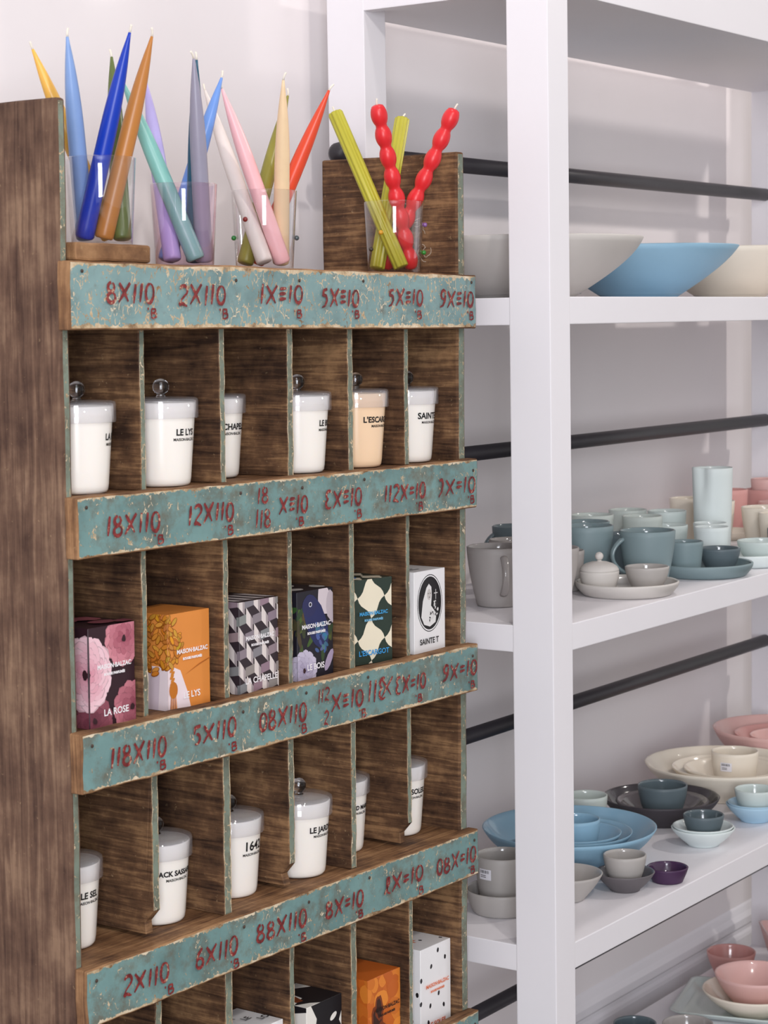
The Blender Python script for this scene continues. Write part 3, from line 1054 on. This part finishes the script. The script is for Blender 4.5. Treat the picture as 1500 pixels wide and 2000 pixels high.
root, F, P = box_thing(.574, .016, 4, 'orange candle box with dark smoky print beside the spotted box', (206, 104, 36))
rr = random.Random(18)
for i in range(70):
    q = rr.random()
    wrapput(P, F, blob(rr.uniform(-.07, .076), rr.uniform(0, .114), rr.uniform(.008, .020), rr.uniform(.008, .016), rr.uniform(0, 3), 14, .08, rr), (188 + int(48 * q), 88 + int(56 * q), 30 + int(24 * q)))
for dx, dz, a, b in ((.022, .05, .010, .022), (.030, .028, .014, .018), (.016, .02, .014, .016), (.026, .07, .006, .014), (.040, .018, .012, .010)):
    wrapput(P, F, blob(dx, dz, a + .004, b + .004, .1, 18, .1, rr), (124, 58, 28))
    wrapput(P, F, blob(dx, dz, a, b, .1, 18, .1, rr), (62, 36, 28))
P.build(root)
boxtext(root, F, BRAND, .0072, .044, .066, (40, 26, 22))
boxtext(root, F, SUBT, .0040, .044, .058, (40, 26, 22))
root, F, P = box_thing(.700, .016, 4, 'white candle box with black spots and orange lettering', (248, 246, 246), h=.124)
rr = random.Random(19)
pts = []
while len(pts) < 26:
    q = (rr.uniform(-.072, .074), rr.uniform(.004, .120))
    if all(math.hypot(q[0] - w_[0], q[1] - w_[1]) > .013 for w_ in pts) and not (.056 < q[1] < .074 and 0 < q[0] < .076):
        pts.append(q)
for q in pts:
    wrapput(P, F, blob(q[0], q[1], .0026, .0036, rr.uniform(-.4, .4), 12, .08, rr), (34, 30, 34))
for k in range(8):
    put(P, F, 'top', blob(rr.uniform(.004, .072), rr.uniform(.004, .072), .0026, .003, 0, 10), (34, 30, 34))
st = []
for k in range(14):
    a = 2 * PI * k / 14; q = .014 if k % 2 else .007
    st.append((.026 + q * math.cos(a), .04 + q * math.sin(a)))
put(P, F, 'top', st, (232, 112, 48))
P.build(root)['kind'] = 'stuff'
boxtext(root, F, BRAND, .0074, .040, .066, (238, 128, 84))
boxtext(root, F, SUBT, .0040, .040, .058, (238, 128, 84))
boxtext(root, F, 'LE SOLEIL', .0105, .040, .008, (230, 110, 60))

# ------------------------------------------------------------------ tumblers with candles on top of the cabinet
TUM = {'t1': (.1337, .062, 1.5940), 't2': (.2773, .062, 1.5722), 't3': (.4307, .062, 1.5722), 't4': (.7152, .062, 1.5722)}
def tumbler(key, label, mat, beads=()):
    x, y, z = TUM[key]
    root = empty('glass_tumbler', label, 'tumbler')
    root.matrix_world = in_cab(x, y, z)
    m = MB()
    e_ = .0013 if key in ('t3', 't4') else 0.0
    m.lathe([(0, 0.0), (.0335 + e_, 0.0), (.0350 + e_, .0015), (.0403 + e_, .0985), (.0401 + e_, .0992), (.0398 + e_, .0985), (.0345 + e_, .0040), (.0340 + e_, .0032), (0, .0032)], 56)
    m.build('glass_body', mat, root)
    for ang, zz, col in beads:
        rb = .0363 + (.0403 - .0350) * zz / .0985
        m = MB()
        pr = [(.0032 * math.sin(PI * k / 10) if 0 < k < 10 else 0, -.0032 * math.cos(PI * k / 10)) for k in range(11)]
        m.lathe(pr, 14)
        o = m.build('bead', plain('bead_%d_%d_%d' % col, col, 0.08, 0.6, 0.0), root)
        o.location = ((rb + .0028) * math.cos(ang), (rb + .0028) * math.sin(ang), zz)
    return root
tumbler('t1', 'clear glass tumbler on the wooden block, holding blue and ochre tapers', M_TUMBLER)
tumbler('t2', 'pink tinted glass tumbler holding mint and lavender tapers', M_TUMBLER_PINK)
tumbler('t3', 'clear glass tumbler with coloured beads holding pink and white tapers', M_TUMBLER, [(D_(185), .062, (120, 30, 26)), (D_(150), .040, (40, 110, 50)), (D_(-62), .040, (70, 80, 84)), (D_(60), .06, (190, 150, 40))])
tumbler('t4', 'clear glass tumbler with coloured beads holding red bubble candles', M_TUMBLER, [(D_(190), .056, (206, 150, 40)), (D_(-50), .068, (130, 90, 150)), (D_(-54), .030, (50, 130, 50)), (D_(165), .034, (60, 50, 44)), (D_(40), .05, (70, 90, 170))])

def candle_frame(B, Q):
    d = (Vector(Q) - Vector(B))
    ln = d.length
    return d.normalized(), ln

def candle(B, Q, kind, col, label):
    B, Q = Vector(B), Vector(Q)
    d, ln = candle_frame(B, Q)
    tilt = math.sqrt(max(0, 1 - d.z * d.z))
    ext = min(.010, max(0.0, (.0108 - .0112 * tilt) / max(.3, d.z)))
    B = B - d * ext
    ln += ext
    q = d.to_track_quat('Z', 'Y')
    root = empty('taper_candle' if kind == 'taper' else ('fluted_candle' if kind == 'flute' else 'bubble_candle'), label, 'candle', 'dinner candles in the tumblers')
    root.matrix_world = MC @ Matrix.Translation(B) @ q.to_matrix().to_4x4()
    mat = plain('wax_%d_%d_%d' % col, col, 0.34, 0.45, 0.025, sss=0.12, scale=60)
    m = MB()
    if kind == 'taper':
        r0 = .0102 if col == (42, 92, 116) else (.0109 if B.x < .35 else .0106)
        pr = [(0, 0), (r0 - .0021, 0), (r0 - .0006, .0012), (r0, .004)]
        for k in range(1, 25):
            t = k / 24
            r = r0 * (1 - .18 * t) * (1 if t < .5 else 1 - .86 * ((t - .5) / .5) ** 2.3)
            pr.append((max(.0016, r), .004 + (ln - .005) * t))
        pr.append((0, ln))
        m.lathe(pr, 28)
    elif kind == 'flute':
        def fl(r, a, z):
            return (r * (1 + .075 * math.cos(9 * a)) if r > .004 else r, a, z)
        m.lathe([(0, 0), (.0088, 0), (.0099, .001), (.0099, ln * .5), (.0099, ln - .002), (.0090, ln), (0, ln + .0005)], 72, warp=fl)
    else:
        nb = 8
        pr = [(0, 0), (.006, 0)]
        hb = ln / nb
        for b in range(nb):
            for k in range(9):
                t = (k + .5) / 9
                pr.append((.0062 + .0052 * math.sin(PI * t) ** .7, hb * (b + t)))
        pr += [(.004, ln), (0, ln)]
        m.lathe(pr, 26)
    m.build('wax_body', mat, root)
    m = MB()
    rr = random.Random(int(B.x * 1e5))
    wx, wy = rr.uniform(-.004, .004), rr.uniform(-.004, .004)
    m.tube([(0, 0, ln - .001), (wx * .2, wy * .2, ln + .003), (wx * .6, wy * .6, ln + .006), (wx * 1.0, wy * 1.0, ln + .008)], .0013, 8)
    m.build('wick', M_WICK, root)
    return root

CAN = [
    ([0.1538, 0.0704, 1.6094], [0.0832, 0.1161, 1.8155], 'taper', (240, 184, 84), 'yellow taper candle leaning behind the cabinet side panel'),
    ([0.1279, 0.083, 1.6094], [0.0748, 0.0534, 1.8231], 'taper', (134, 164, 214), 'light blue taper candle beside the royal blue one'),
    ([0.1116, 0.0666, 1.6094], [0.1197, 0.0006, 1.8279], 'taper', (18, 58, 178), 'royal blue taper candle'),
    ([0.1296, 0.053, 1.6094], [0.1632, 0.0066, 1.8289], 'taper', (186, 122, 58), 'ochre brown taper candle'),
    ([0.1522, 0.048, 1.6094], [0.1758, 0.0809, 1.8136], 'taper', (98, 112, 58), 'dark olive green taper candle behind the royal blue one'),
    ([0.2702, 0.0412, 1.5876], [0.2202, 0.105, 1.7912], 'taper', (132, 190, 182), 'mint green taper candle'),
    ([0.2567, 0.0647, 1.5876], [0.282, 0.1235, 1.7978], 'taper', (184, 172, 224), 'pale lavender taper candle leaning behind the mint one'),
    ([0.2988, 0.0656, 1.5876], [0.265, 0.0281, 1.8152], 'taper', (42, 92, 116), 'dark teal taper candle behind the grey one'),
    ([0.2923, 0.0446, 1.5876], [0.2457, 0.0161, 1.8135], 'taper', (150, 146, 164), 'lilac grey taper candle'),
    ([0.2713, 0.0832, 1.5876], [0.3517, 0.0621, 1.8052], 'taper', (112, 152, 220), 'periwinkle blue taper candle leaning out behind the grey one'),
    ([0.4114, 0.0492, 1.5876], [0.4125, 0.1412, 1.8013], 'taper', (228, 218, 212), 'off-white taper candle behind the pink one'),
    ([0.4339, 0.0386, 1.5876], [0.3592, 0.0687, 1.7932], 'taper', (246, 190, 194), 'pale pink taper candle'),
    ([0.4528, 0.0535, 1.5876], [0.3956, 0.0012, 1.802], 'taper', (240, 210, 170), 'cream taper candle standing upright'),
    ([0.4166, 0.0801, 1.5876], [0.4861, 0.0648, 1.7957], 'taper', (146, 140, 58), 'olive taper candle behind the cream one'),
    ([0.4418, 0.0821, 1.5876], [0.4768, -0.0081, 1.7963], 'taper', (224, 78, 48), 'orange red taper candle'),
    ([0.7012, 0.0437, 1.5876], [0.6817, 0.1363, 1.795], 'flute', (184, 178, 56), 'fluted chartreuse candle leaning outwards in front of the others'),
    ([0.6977, 0.0772, 1.5876], [0.768, 0.0835, 1.79], 'flute', (184, 178, 56), 'fluted chartreuse candle between two red bubble candles'),
    ([0.729, 0.0444, 1.5876], [0.6526, 0.0445, 1.7964], 'bubble', (224, 44, 50), 'red bubble candle leaning beside the front fluted candle'),
    ([0.7252, 0.0814, 1.5876], [0.7504, -0.0153, 1.795], 'bubble', (224, 44, 50), 'red bubble candle leaning away from the fluted candles'),
]
for c in CAN:
    candle(*c)

# ------------------------------------------------------------------ ceramics on the white shelves
COLS = {'grey': (164, 158, 155), 'warmgrey': (176, 171, 167), 'teal': (126, 144, 148), 'deepteal': (93, 106, 112), 'sage': (195, 204, 199), 'mint': (219, 228, 227),
        'cream': (236, 226, 210), 'pink': (229, 186, 180), 'rose': (217, 160, 154), 'blue': (142, 180, 203), 'skyblue': (172, 205, 226), 'black': (62, 57, 62), 'slate': (100, 95, 98), 'purple': (70, 44, 76), 'palegrey': (200, 195, 190), 'celadon': (205, 216, 213)}
def cer(c):
    col = COLS[c]
    return [plain('ceramic_' + c, col, 0.5, 0.4, 0.02), plain('glaze_' + c, col, 0.12, 0.55, 0.02, coat=0.3)]

def vessel_profile(rb, rr_, h, t=.0028, curve=.5, foot=.002):
    """outer wall, rim and inner wall; curve 0 straight, 1 strongly rounded"""
    out = [(0, foot * .5), (rb * .8, foot * .5), (rb * .86, 0), (rb * .97, 0.0), (rb, foot)]
    n = 10
    def rad(s):
        lin_ = rb + (rr_ - rb) * s
        rnd = rb + (rr_ - rb) * math.sin(s * PI / 2)
        return lin_ * (1 - curve) + rnd * curve
    for k in range(1, n + 1):
        s = k / n
        out.append((rad(s), foot + (h - foot - t * .4) * s))
    out.append((rr_ - t * .5, h))
    no = len(out)
    inn = [(rr_ - t, h - t * .4)]
    for k in range(n - 1, 0, -1):
        s = k / n
        z = foot + (h - foot) * s
        if z < t + foot + .002:
            break
        inn.append((rad(s) - t, z))
    zf = t + foot
    inn += [(max(.004, inn[-1][0] - .003), zf + .0005), (inn[-1][0] * .6, zf), (0, zf)]
    prof = out + inn
    mats = [0] * (no - 1) + [1] * (len(inn))
    return prof, mats

def vessel(name, col, x, y, z, rb, rr_, h, label, cat, curve=.5, t=.0028, group=None, incol=None, n=44, parent=None, rz=0):
    m = MB()
    prof, mats = vessel_profile(rb, rr_, h, t, curve)
    m.lathe(prof, n, mats)
    mm = cer(col)
    if incol:
        mm = [mm[0], cer(incol)[1]]
    o = m.build(name, mm, parent, (x, y, z) if parent is None else None, rz)
    if parent is None:
        tag(o, label, cat, group)
    return o

def mug(col, x, y, z, rb, rr_, h, ang, label, curve=.75, hs=1.0, group=None):
    root = empty('mug', label, 'mug', group, (x, y, z))
    vessel('cup_body', col, 0, 0, 0, rb, rr_, h, None, None, curve, parent=root)
    m = MB()
    pts = []
    r_top, r_low = rr_ * .955, rr_ * .86
    for k in range(15):
        a = PI * k / 14
        t = k / 14
        rad_ = (r_top * (1 - t) + r_low * t) - .002 + math.sin(a) ** .8 * .021 * hs
        zz = h * (.82 - .55 * t) + math.cos(a) * .004
        pts.append((rad_ * math.cos(ang), rad_ * math.sin(ang), zz))
    sd = (-math.sin(ang), math.cos(ang), 0)
    m.tube(pts, lambda s: .0062 - .0012 * math.sin(PI * s), 12, 0, True, .62, sd)
    m.build('handle', [cer(col)[1]], root)
    return root

def price_tag(root, r, z0, ang, w=.022, h=.016):
    m = MB()
    n = 6
    vs, fs = [], []
    for k in range(n + 1):
        a = ang + (k / n - .5) * w / r
        vs += [((r + .0007) * math.cos(a), (r + .0007) * math.sin(a), z0), ((r + .0007) * math.cos(a), (r + .0007) * math.sin(a), z0 + h)]
    for k in range(n):
        fs.append((2 * k, 2 * k + 2, 2 * k + 3, 2 * k + 1))
    m.add(vs, fs)
    tg = m.build('price_tag', plain('tag_paper', (232, 230, 236), .7, .2, .01), root)
    m = MB()
    rr = random.Random(5)
    a = ang - .38 * w / r
    while a < ang + .34 * w / r:
        wd = rr.choice((.0005, .0009)) / r
        rq = r + .0010
        m.add([(rq * math.cos(q), rq * math.sin(q), zz) for q, zz in ((a, z0 + h * .62), (a + wd, z0 + h * .62), (a + wd, z0 + h * .9), (a, z0 + h * .9))], [(0, 1, 2, 3)])
        a += wd + rr.choice((.0005, .0008)) / r
    for q in (.22, .38):
        a0, a1 = ang - .36 * w / r, ang + .1 * w / r
        m.add([(rq * math.cos(q2), rq * math.sin(q2), zz) for q2, zz in ((a0, z0 + h * q), (a1, z0 + h * q), (a1, z0 + h * (q + .06)), (a0, z0 + h * (q + .06)))], [(0, 1, 2, 3)])
    m.build('bar_code', M_INK, tg)

E0 = 0.0006
# ---- shelf with three large serving bowls
z = LEVEL[2] + E0
vessel('serving_bowl', 'palegrey', 1.065, -.185, z, .085, .188, .090, 'large pale grey serving bowl beside the blue serving bowl', 'bowl', .62, .003, n=72)
vessel('serving_bowl', 'blue', 1.450, -.187, z, .062, .164, .086, 'large sky blue serving bowl between the grey and cream bowls', 'bowl', .45, .003, n=72)
vessel('serving_bowl', 'cream', 1.800, -.187, z, .060, .165, .090, 'large cream serving bowl beside the blue serving bowl', 'bowl', .5, .003, n=72)

# ---- shelf of mugs and cups
z = LEVEL[3] + E0
VA = math.atan2(-.57, -.82)
mug('grey', 1.005, -.180, z, .034, .0485, .090, VA + .12, 'grey mug with its handle turned to the room, at the shelf end')
vessel('grey_cup', 'grey', 1.100, -.215, z, .030, .0440, .080, 'tall grey cup standing at the white post beside the grey platter', 'cup', .75)
vessel('grey_cup', 'grey', 1.200, -.180, z, .027, .0335, .064, 'grey cup half hidden behind the lidded sugar bowl', 'cup', .6)
vessel('grey_cup', 'grey', 1.160, -.105, z, .027, .0335, .082, 'grey cup behind the grey mug with a handle', 'cup', .6)
mug('deepteal', 1.262, -.056, z, .030, .0405, .092, VA - 1.35, 'dark teal mug at the back, behind the grey mug', .7)
vessel('platter', 'palegrey', 1.205, -.291, z, .070, .081, .021, 'pale grey platter carrying the sugar bowl', 'platter', 1.0, .0035, n=60)
sb = empty('sugar_bowl', 'pale grey lidded sugar bowl with round knob on the grey platter', 'sugar bowl', None, (1.176, -.258, z + .0062))
vessel('pot', 'palegrey', 0, 0, 0, .0245, .0310, .032, None, None, 1.0, parent=sb)
m = MB()
m.lathe([(.0290, .0310), (.0308, .0323), (.0306, .0340), (.0280, .0385), (.022, .0425), (.013, .0455), (.005, .0465), (.0035, .0472), (.0035, .0482)], 40)
lid = m.build('lid', cer('palegrey'), sb)
m = MB()
m.lathe([(0, .0478)] + [(.0066 * math.sin(PI * k / 10), .0542 - .0066 * math.cos(PI * k / 10)) for k in range(1, 10)] + [(0, .0608)], 20)
m.build('knob', cer('palegrey'), lid)
vessel('small_bowl', 'warmgrey', 1.232, -.312, z + .0062, .023, .0348, .036, 'small warm grey bowl on the grey platter', 'bowl', .85)
mug('teal', 1.318, -.268, z, .031, .0450, .089, VA - 1.25, 'teal mug with its handle towards the sugar bowl', .75, 1.1)
vessel('teal_cup', 'teal', 1.300, -.168, z, .029, .0425, .094, 'tall teal cup behind the sugar bowl', 'cup', .75)
vessel('teal_cup', 'teal', 1.420, -.098, z, .028, .0400, .087, 'teal cup at the back, beside the sage cups', 'cup', .75)
vessel('teal_cup', 'deepteal', 1.398, -.175, z, .026, .0330, .072, 'dark teal cup behind the handle of the teal mug', 'cup', .5)
vessel('platter', 'teal', 1.477, -.288, z, .073, .0835, .022, 'teal platter carrying a small teal bowl', 'platter', 1.0, .0035, n=60)
vessel('small_bowl', 'deepteal', 1.517, -.300, z + .0062, .024, .0345, .036, 'small dark teal bowl on the teal platter', 'bowl', .85)
vessel('teal_cup', 'teal', 1.452, -.268, z + .0062, .025, .0300, .052, 'straight teal cup standing on the teal platter', 'cup', .4)
vessel('sage_cup', 'sage', 1.540, -.042, z, .030, .0385, .086, 'sage cup nearest the white post, in the back row', 'cup', .5)
vessel('sage_cup', 'sage', 1.662, -.048, z, .027, .0345, .085, 'sage cup against the wall in the middle of the back row', 'cup', .5)
vessel('sage_cup', 'sage', 1.585, -.118, z, .028, .0355, .083, 'sage cup right behind the teal mug', 'cup', .5)
vessel('sage_cup', 'celadon', 1.730, -.092, z, .028, .0355, .079, 'pale celadon cup beside the tall pitcher', 'cup', .5)
vessel('sage_cup', 'celadon', 1.658, -.133, z, .027, .0335, .061, 'low pale celadon cup in front of the pitcher', 'cup', .5)
vessel('mint_cup', 'mint', 1.600, -.245, z, .024, .0300, .068, 'pale mint cup behind the small dark teal bowl', 'cup', .5)
vessel('mint_cup', 'mint', 1.662, -.212, z, .024, .0300, .068, 'pale mint cup hidden behind another mint cup', 'cup', .5)
m = MB()
def pinch(r, a, zz):
    g = math.exp(-((a - (VA - .72 + 2 * PI) + PI) % (2 * PI) - PI) ** 2 / .10)
    s = min(1, max(0, (zz - .085) / .055))
    g2 = math.exp(-(((a - (VA - 1.25 + 2 * PI) + PI) % (2 * PI)) - PI) ** 2 / .09)
    return (r * (1 - .20 * g * s + .05 * g2 * s), a, zz + (.002 * g2 * s))
prof, mats = [], []
pr_o = [(0, .001), (.026, .001), (.0275, 0), (.030, .0), (.0315, .002)] + [(.0318 + .0045 * k / 12, .002 + .156 * k / 12) for k in range(1, 13)] + [(.0356, .1595)]
pr_i = [(.0345, .1575)] + [(.0300 + .0045 * k / 10, .010 + .147 * k / 10) for k in range(9, 0, -1)] + [(.024, .006), (0, .006)]
m.lathe(pr_o + pr_i, 64, [0] * (len(pr_o) - 1) + [1] * len(pr_i), warp=pinch)
tag(m.build('pitcher', cer('mint'), None, (1.737, -.180, z)), 'tall pale mint pitcher with a pinched spout', 'pitcher')
vessel('cream_cup', 'cream', 1.878, -.118, z, .027, .0355, .086, 'cream cup half hidden behind the pitcher', 'cup', .6)
vessel('cream_cup', 'cream', 1.912, -.044, z, .027, .0355, .086, 'cream cup against the wall behind the pitcher', 'cup', .6)
vessel('cream_cup', 'cream', 1.911, -.204, z, .034, .0450, .075, 'wide cream cup in front of the pink cups', 'cup', .6)
vessel('cream_cup', 'cream', 1.846, -.262, z, .030, .0390, .072, 'cream cup next to the dark teal bowl', 'cup', .6)
vessel('platter', 'cream', 2.012, -.078, z, .045, .0590, .016, 'low cream dish between cream and pink cups', 'platter', .8)
vessel('small_bowl', 'deepteal', 1.777, -.300, z, .024, .0290, .052, 'small dark teal bowl beside the pale mint platter', 'bowl', .8)
vessel('platter', 'mint', 1.650, -.287, z, .074, .0850, .022, 'pale mint platter carrying a low bowl', 'platter', 1.0, .0035, n=60)
vessel('small_bowl', 'celadon', 1.655, -.315, z + .0062, .030, .0440, .036, 'low celadon bowl on the pale mint platter', 'bowl', .85)
vessel('pink_cup', 'rose', 2.112, -.040, z, .026, .0320, .087, 'rose pink cup standing alone against the wall', 'cup', .6)
vessel('pink_cup', 'rose', 2.238, -.057, z, .036, .0430, .079, 'wide rose pink cup holding another cup inside', 'cup', .6)
vessel('pink_cup', 'pink', 2.240, -.056, z + .0060, .024, .0310, .094, 'pink cup standing inside a wider rose cup', 'cup', .5)
vessel('small_bowl', 'pink', 2.160, -.118, z, .028, .0400, .062, 'pink bowl in front of the wide rose cup', 'bowl', .8)

# ---- shelf of bowls
z = LEVEL[4] + E0
vessel('large_bowl', 'blue', 1.262, -.151, z, .078, .143, .064, 'large blue bowl holding smaller blue bowls', 'bowl', .55, .003, n=72)
vessel('nested_bowl', 'blue', 1.268, -.160, z + .0062, .048, .0930, .049, 'middle blue bowl nested in the large blue bowl', 'bowl', .5, .0025, n=60)
vessel('nested_bowl', 'blue', 1.266, -.163, z + .0120, .036, .0730, .043, 'innermost blue bowl under the blue cup', 'bowl', .5, .0025, n=56)
vessel('blue_cup', 'blue', 1.270, -.161, z + .0178, .029, .0380, .058, 'blue cup standing in the nested blue bowls', 'cup', .75)
vessel('low_bowl', 'warmgrey', .974, -.200, z, .046, .0570, .036, 'low warm grey bowl under the tagged grey bowl', 'bowl', .8)
tb = empty('deep_bowl', 'deep grey bowl with a white price tag', 'bowl', None, (.982, -.195, z + .0056))
vessel('bowl_body', 'warmgrey', 0, 0, 0, .033, .0420, .080, None, None, .8, parent=tb)
price_tag(tb, .0415, .048, VA - .75)
vessel('low_bowl', 'warmgrey', 1.080, -.250, z, .028, .0560, .042, 'flared grey bowl partly behind the white post', 'bowl', .35)
vessel('low_bowl', 'slate', 1.172, -.302, z, .024, .0470, .030, 'dark slate bowl under a grey cup', 'bowl', .4)
vessel('grey_cup', 'warmgrey', 1.172, -.302, z + .0070, .0215, .0338, .050, 'grey cup standing in the slate bowl', 'cup', .8)
vessel('low_bowl', 'purple', 1.251, -.336, z, .025, .0330, .024, 'tiny glossy dark purple dish on the shelf edge', 'bowl', .3)
vessel('sage_cup', 'sage', 1.476, -.062, z, .029, .0378, .062, 'sage cup behind the large blue bowl', 'cup', .7)
vessel('wide_bowl', 'black', 1.603, -.143, z, .064, .1040, .044, 'wide black bowl holding a dark plate', 'bowl', .55, .003, n=64)
vessel('nested_plate', 'slate', 1.603, -.146, z + .0062, .045, .0830, .032, 'dark slate plate nested in the black bowl', 'plate', .5, .008, n=60)
vessel('teal_cup', 'deepteal', 1.596, -.150, z + .0172, .034, .0440, .050, 'dark teal cup standing on the slate plate', 'cup', .8)
vessel('low_bowl', 'mint', 1.486, -.283, z, .027, .0540, .031, 'pale mint bowl, lower one of a pair', 'bowl', .5)
vessel('low_bowl', 'mint', 1.486, -.283, z + .0062, .024, .0515, .028, 'pale mint bowl, upper one of a pair', 'bowl', .5)
vessel('teal_cup', 'deepteal', 1.486, -.284, z + .0122, .023, .0345, .041, 'dark teal cup standing in the pale mint bowls', 'cup', .8)
vessel('large_bowl', 'cream', 1.840, -.150, z, .080, .1450, .063, 'large cream bowl holding smaller cream bowls', 'bowl', .55, .003, n=72)
vessel('nested_bowl', 'cream', 1.848, -.160, z + .0062, .055, .1080, .048, 'middle cream bowl nested in the large cream bowl', 'bowl', .5, .0025, n=60)
vessel('nested_bowl', 'cream', 1.850, -.164, z + .0120, .045, .0900, .040, 'innermost cream bowl under the tagged cup', 'bowl', .5, .0025, n=60)
tb = empty('cream_cup', 'cream cup with a price tag standing in cream bowls', 'cup', None, (1.850, -.170, z + .0180))
vessel('bowl_body', 'cream', 0, 0, 0, .036, .0437, .066, None, None, .8, parent=tb)
price_tag(tb, .0434, .034, VA - .55)
vessel('large_bowl', 'pink', 2.118, -.140, z, .070, .1310, .080, 'large pink bowl holding smaller pink bowls', 'bowl', .5, .003, n=72)
vessel('nested_bowl', 'rose', 2.122, -.146, z + .0062, .050, .0960, .062, 'middle rose bowl nested in the large pink bowl', 'bowl', .5, .0025, n=56)
vessel('nested_bowl', 'pink', 2.124, -.150, z + .0120, .040, .0700, .052, 'innermost pink bowl of the pink nest', 'bowl', .5, .0025, n=56)
vessel('low_bowl', 'skyblue', 1.686, -.286, z, .026, .0510, .032, 'light blue bowl, lower one of a pair', 'bowl', .5)
vessel('low_bowl', 'skyblue', 1.686, -.286, z + .0062, .023, .0485, .028, 'light blue bowl, upper one of a pair', 'bowl', .5)
vessel('celadon_cup', 'celadon', 1.687, -.287, z + .0148, .025, .0370, .043, 'celadon cup standing in the light blue bowls', 'cup', .8)

# ---- lowest shelf
z = LEVEL[5] + E0
def square_dish(name, col, x, y, zz, half_b, half_t, h, t, rz, label, cat):
    def ring(hf, z_):
        pts = []
        c = hf * .16
        for sx, sy in ((1, 1), (-1, 1), (-1, -1), (1, -1)):
            a0 = math.atan2(sy, sx) - PI / 4
            for k in range(4):
                a = a0 + PI / 2 * k / 3
                pts.append((sx * (hf - c) + c * math.cos(a), sy * (hf - c) + c * math.sin(a), z_))
        return pts
    rings = [(half_b * .9, 0), (half_b, .001)] + [(half_b + (half_t - half_b) * k / 4, .001 + (h - .001) * (k / 4) ** 1.2) for k in range(1, 5)]
    no = len(rings)
    rings += [(half_t - t, h)] + [(half_b + (half_t - half_b) * k / 4 - t, max(t, (h) * (k / 4) ** 1.2)) for k in (3, 2, 1)] + [(half_b * .8, t)]
    mbx = MB()
    n = 16
    for hf, z_ in rings:
        mbx.v += ring(hf, z_)
    for i in range(len(rings) - 1):
        for k in range(n):
            k2 = (k + 1) % n
            mbx.f.append((i * n + k, i * n + k2, (i + 1) * n + k2, (i + 1) * n + k)); mbx.m.append(0 if i < no - 1 else 1); mbx.sm.append(True)
    mbx.f.append(tuple(range(n - 1, -1, -1))); mbx.m.append(0); mbx.sm.append(False)
    q = (len(rings) - 1) * n
    mbx.f.append(tuple(range(q, q + n))); mbx.m.append(1); mbx.sm.append(False)
    return tag(mbx.build(name, cer(col), None, (x, y, zz), rz), label, cat)
square_dish('square_plate', 'celadon', 1.905, -.150, z, .085, .112, .018, .004, .25, 'square celadon plate under the cream bowl on the lowest shelf', 'plate')
vessel('wide_bowl', 'cream', 1.885, -.190, z + .0048, .046, .0950, .046, 'cream bowl on the square celadon plate', 'bowl', .55, n=60)
vessel('deep_bowl', 'pink', 1.895, -.192, z + .0106, .034, .0780, .068, 'pink bowl standing in the cream bowl', 'bowl', .55, n=60)
square_dish('square_bowl', 'pink', 2.135, -.175, z, .040, .070, .098, .004, .6, 'deep square pink bowl on the lowest shelf', 'bowl')
vessel('low_bowl', 'rose', 2.078, -.054, z, .032, .0490, .050, 'rose pink bowl against the wall on the lowest shelf', 'bowl', .6)
vessel('low_bowl', 'deepteal', 1.600, -.090, z, .025, .0390, .050, 'dark teal bowl on the lowest shelf', 'bowl', .7)
vessel('low_bowl', 'grey', 1.648, -.172, z, .030, .0460, .050, 'grey bowl on the lowest shelf beside a dark teal bowl', 'bowl', .7)
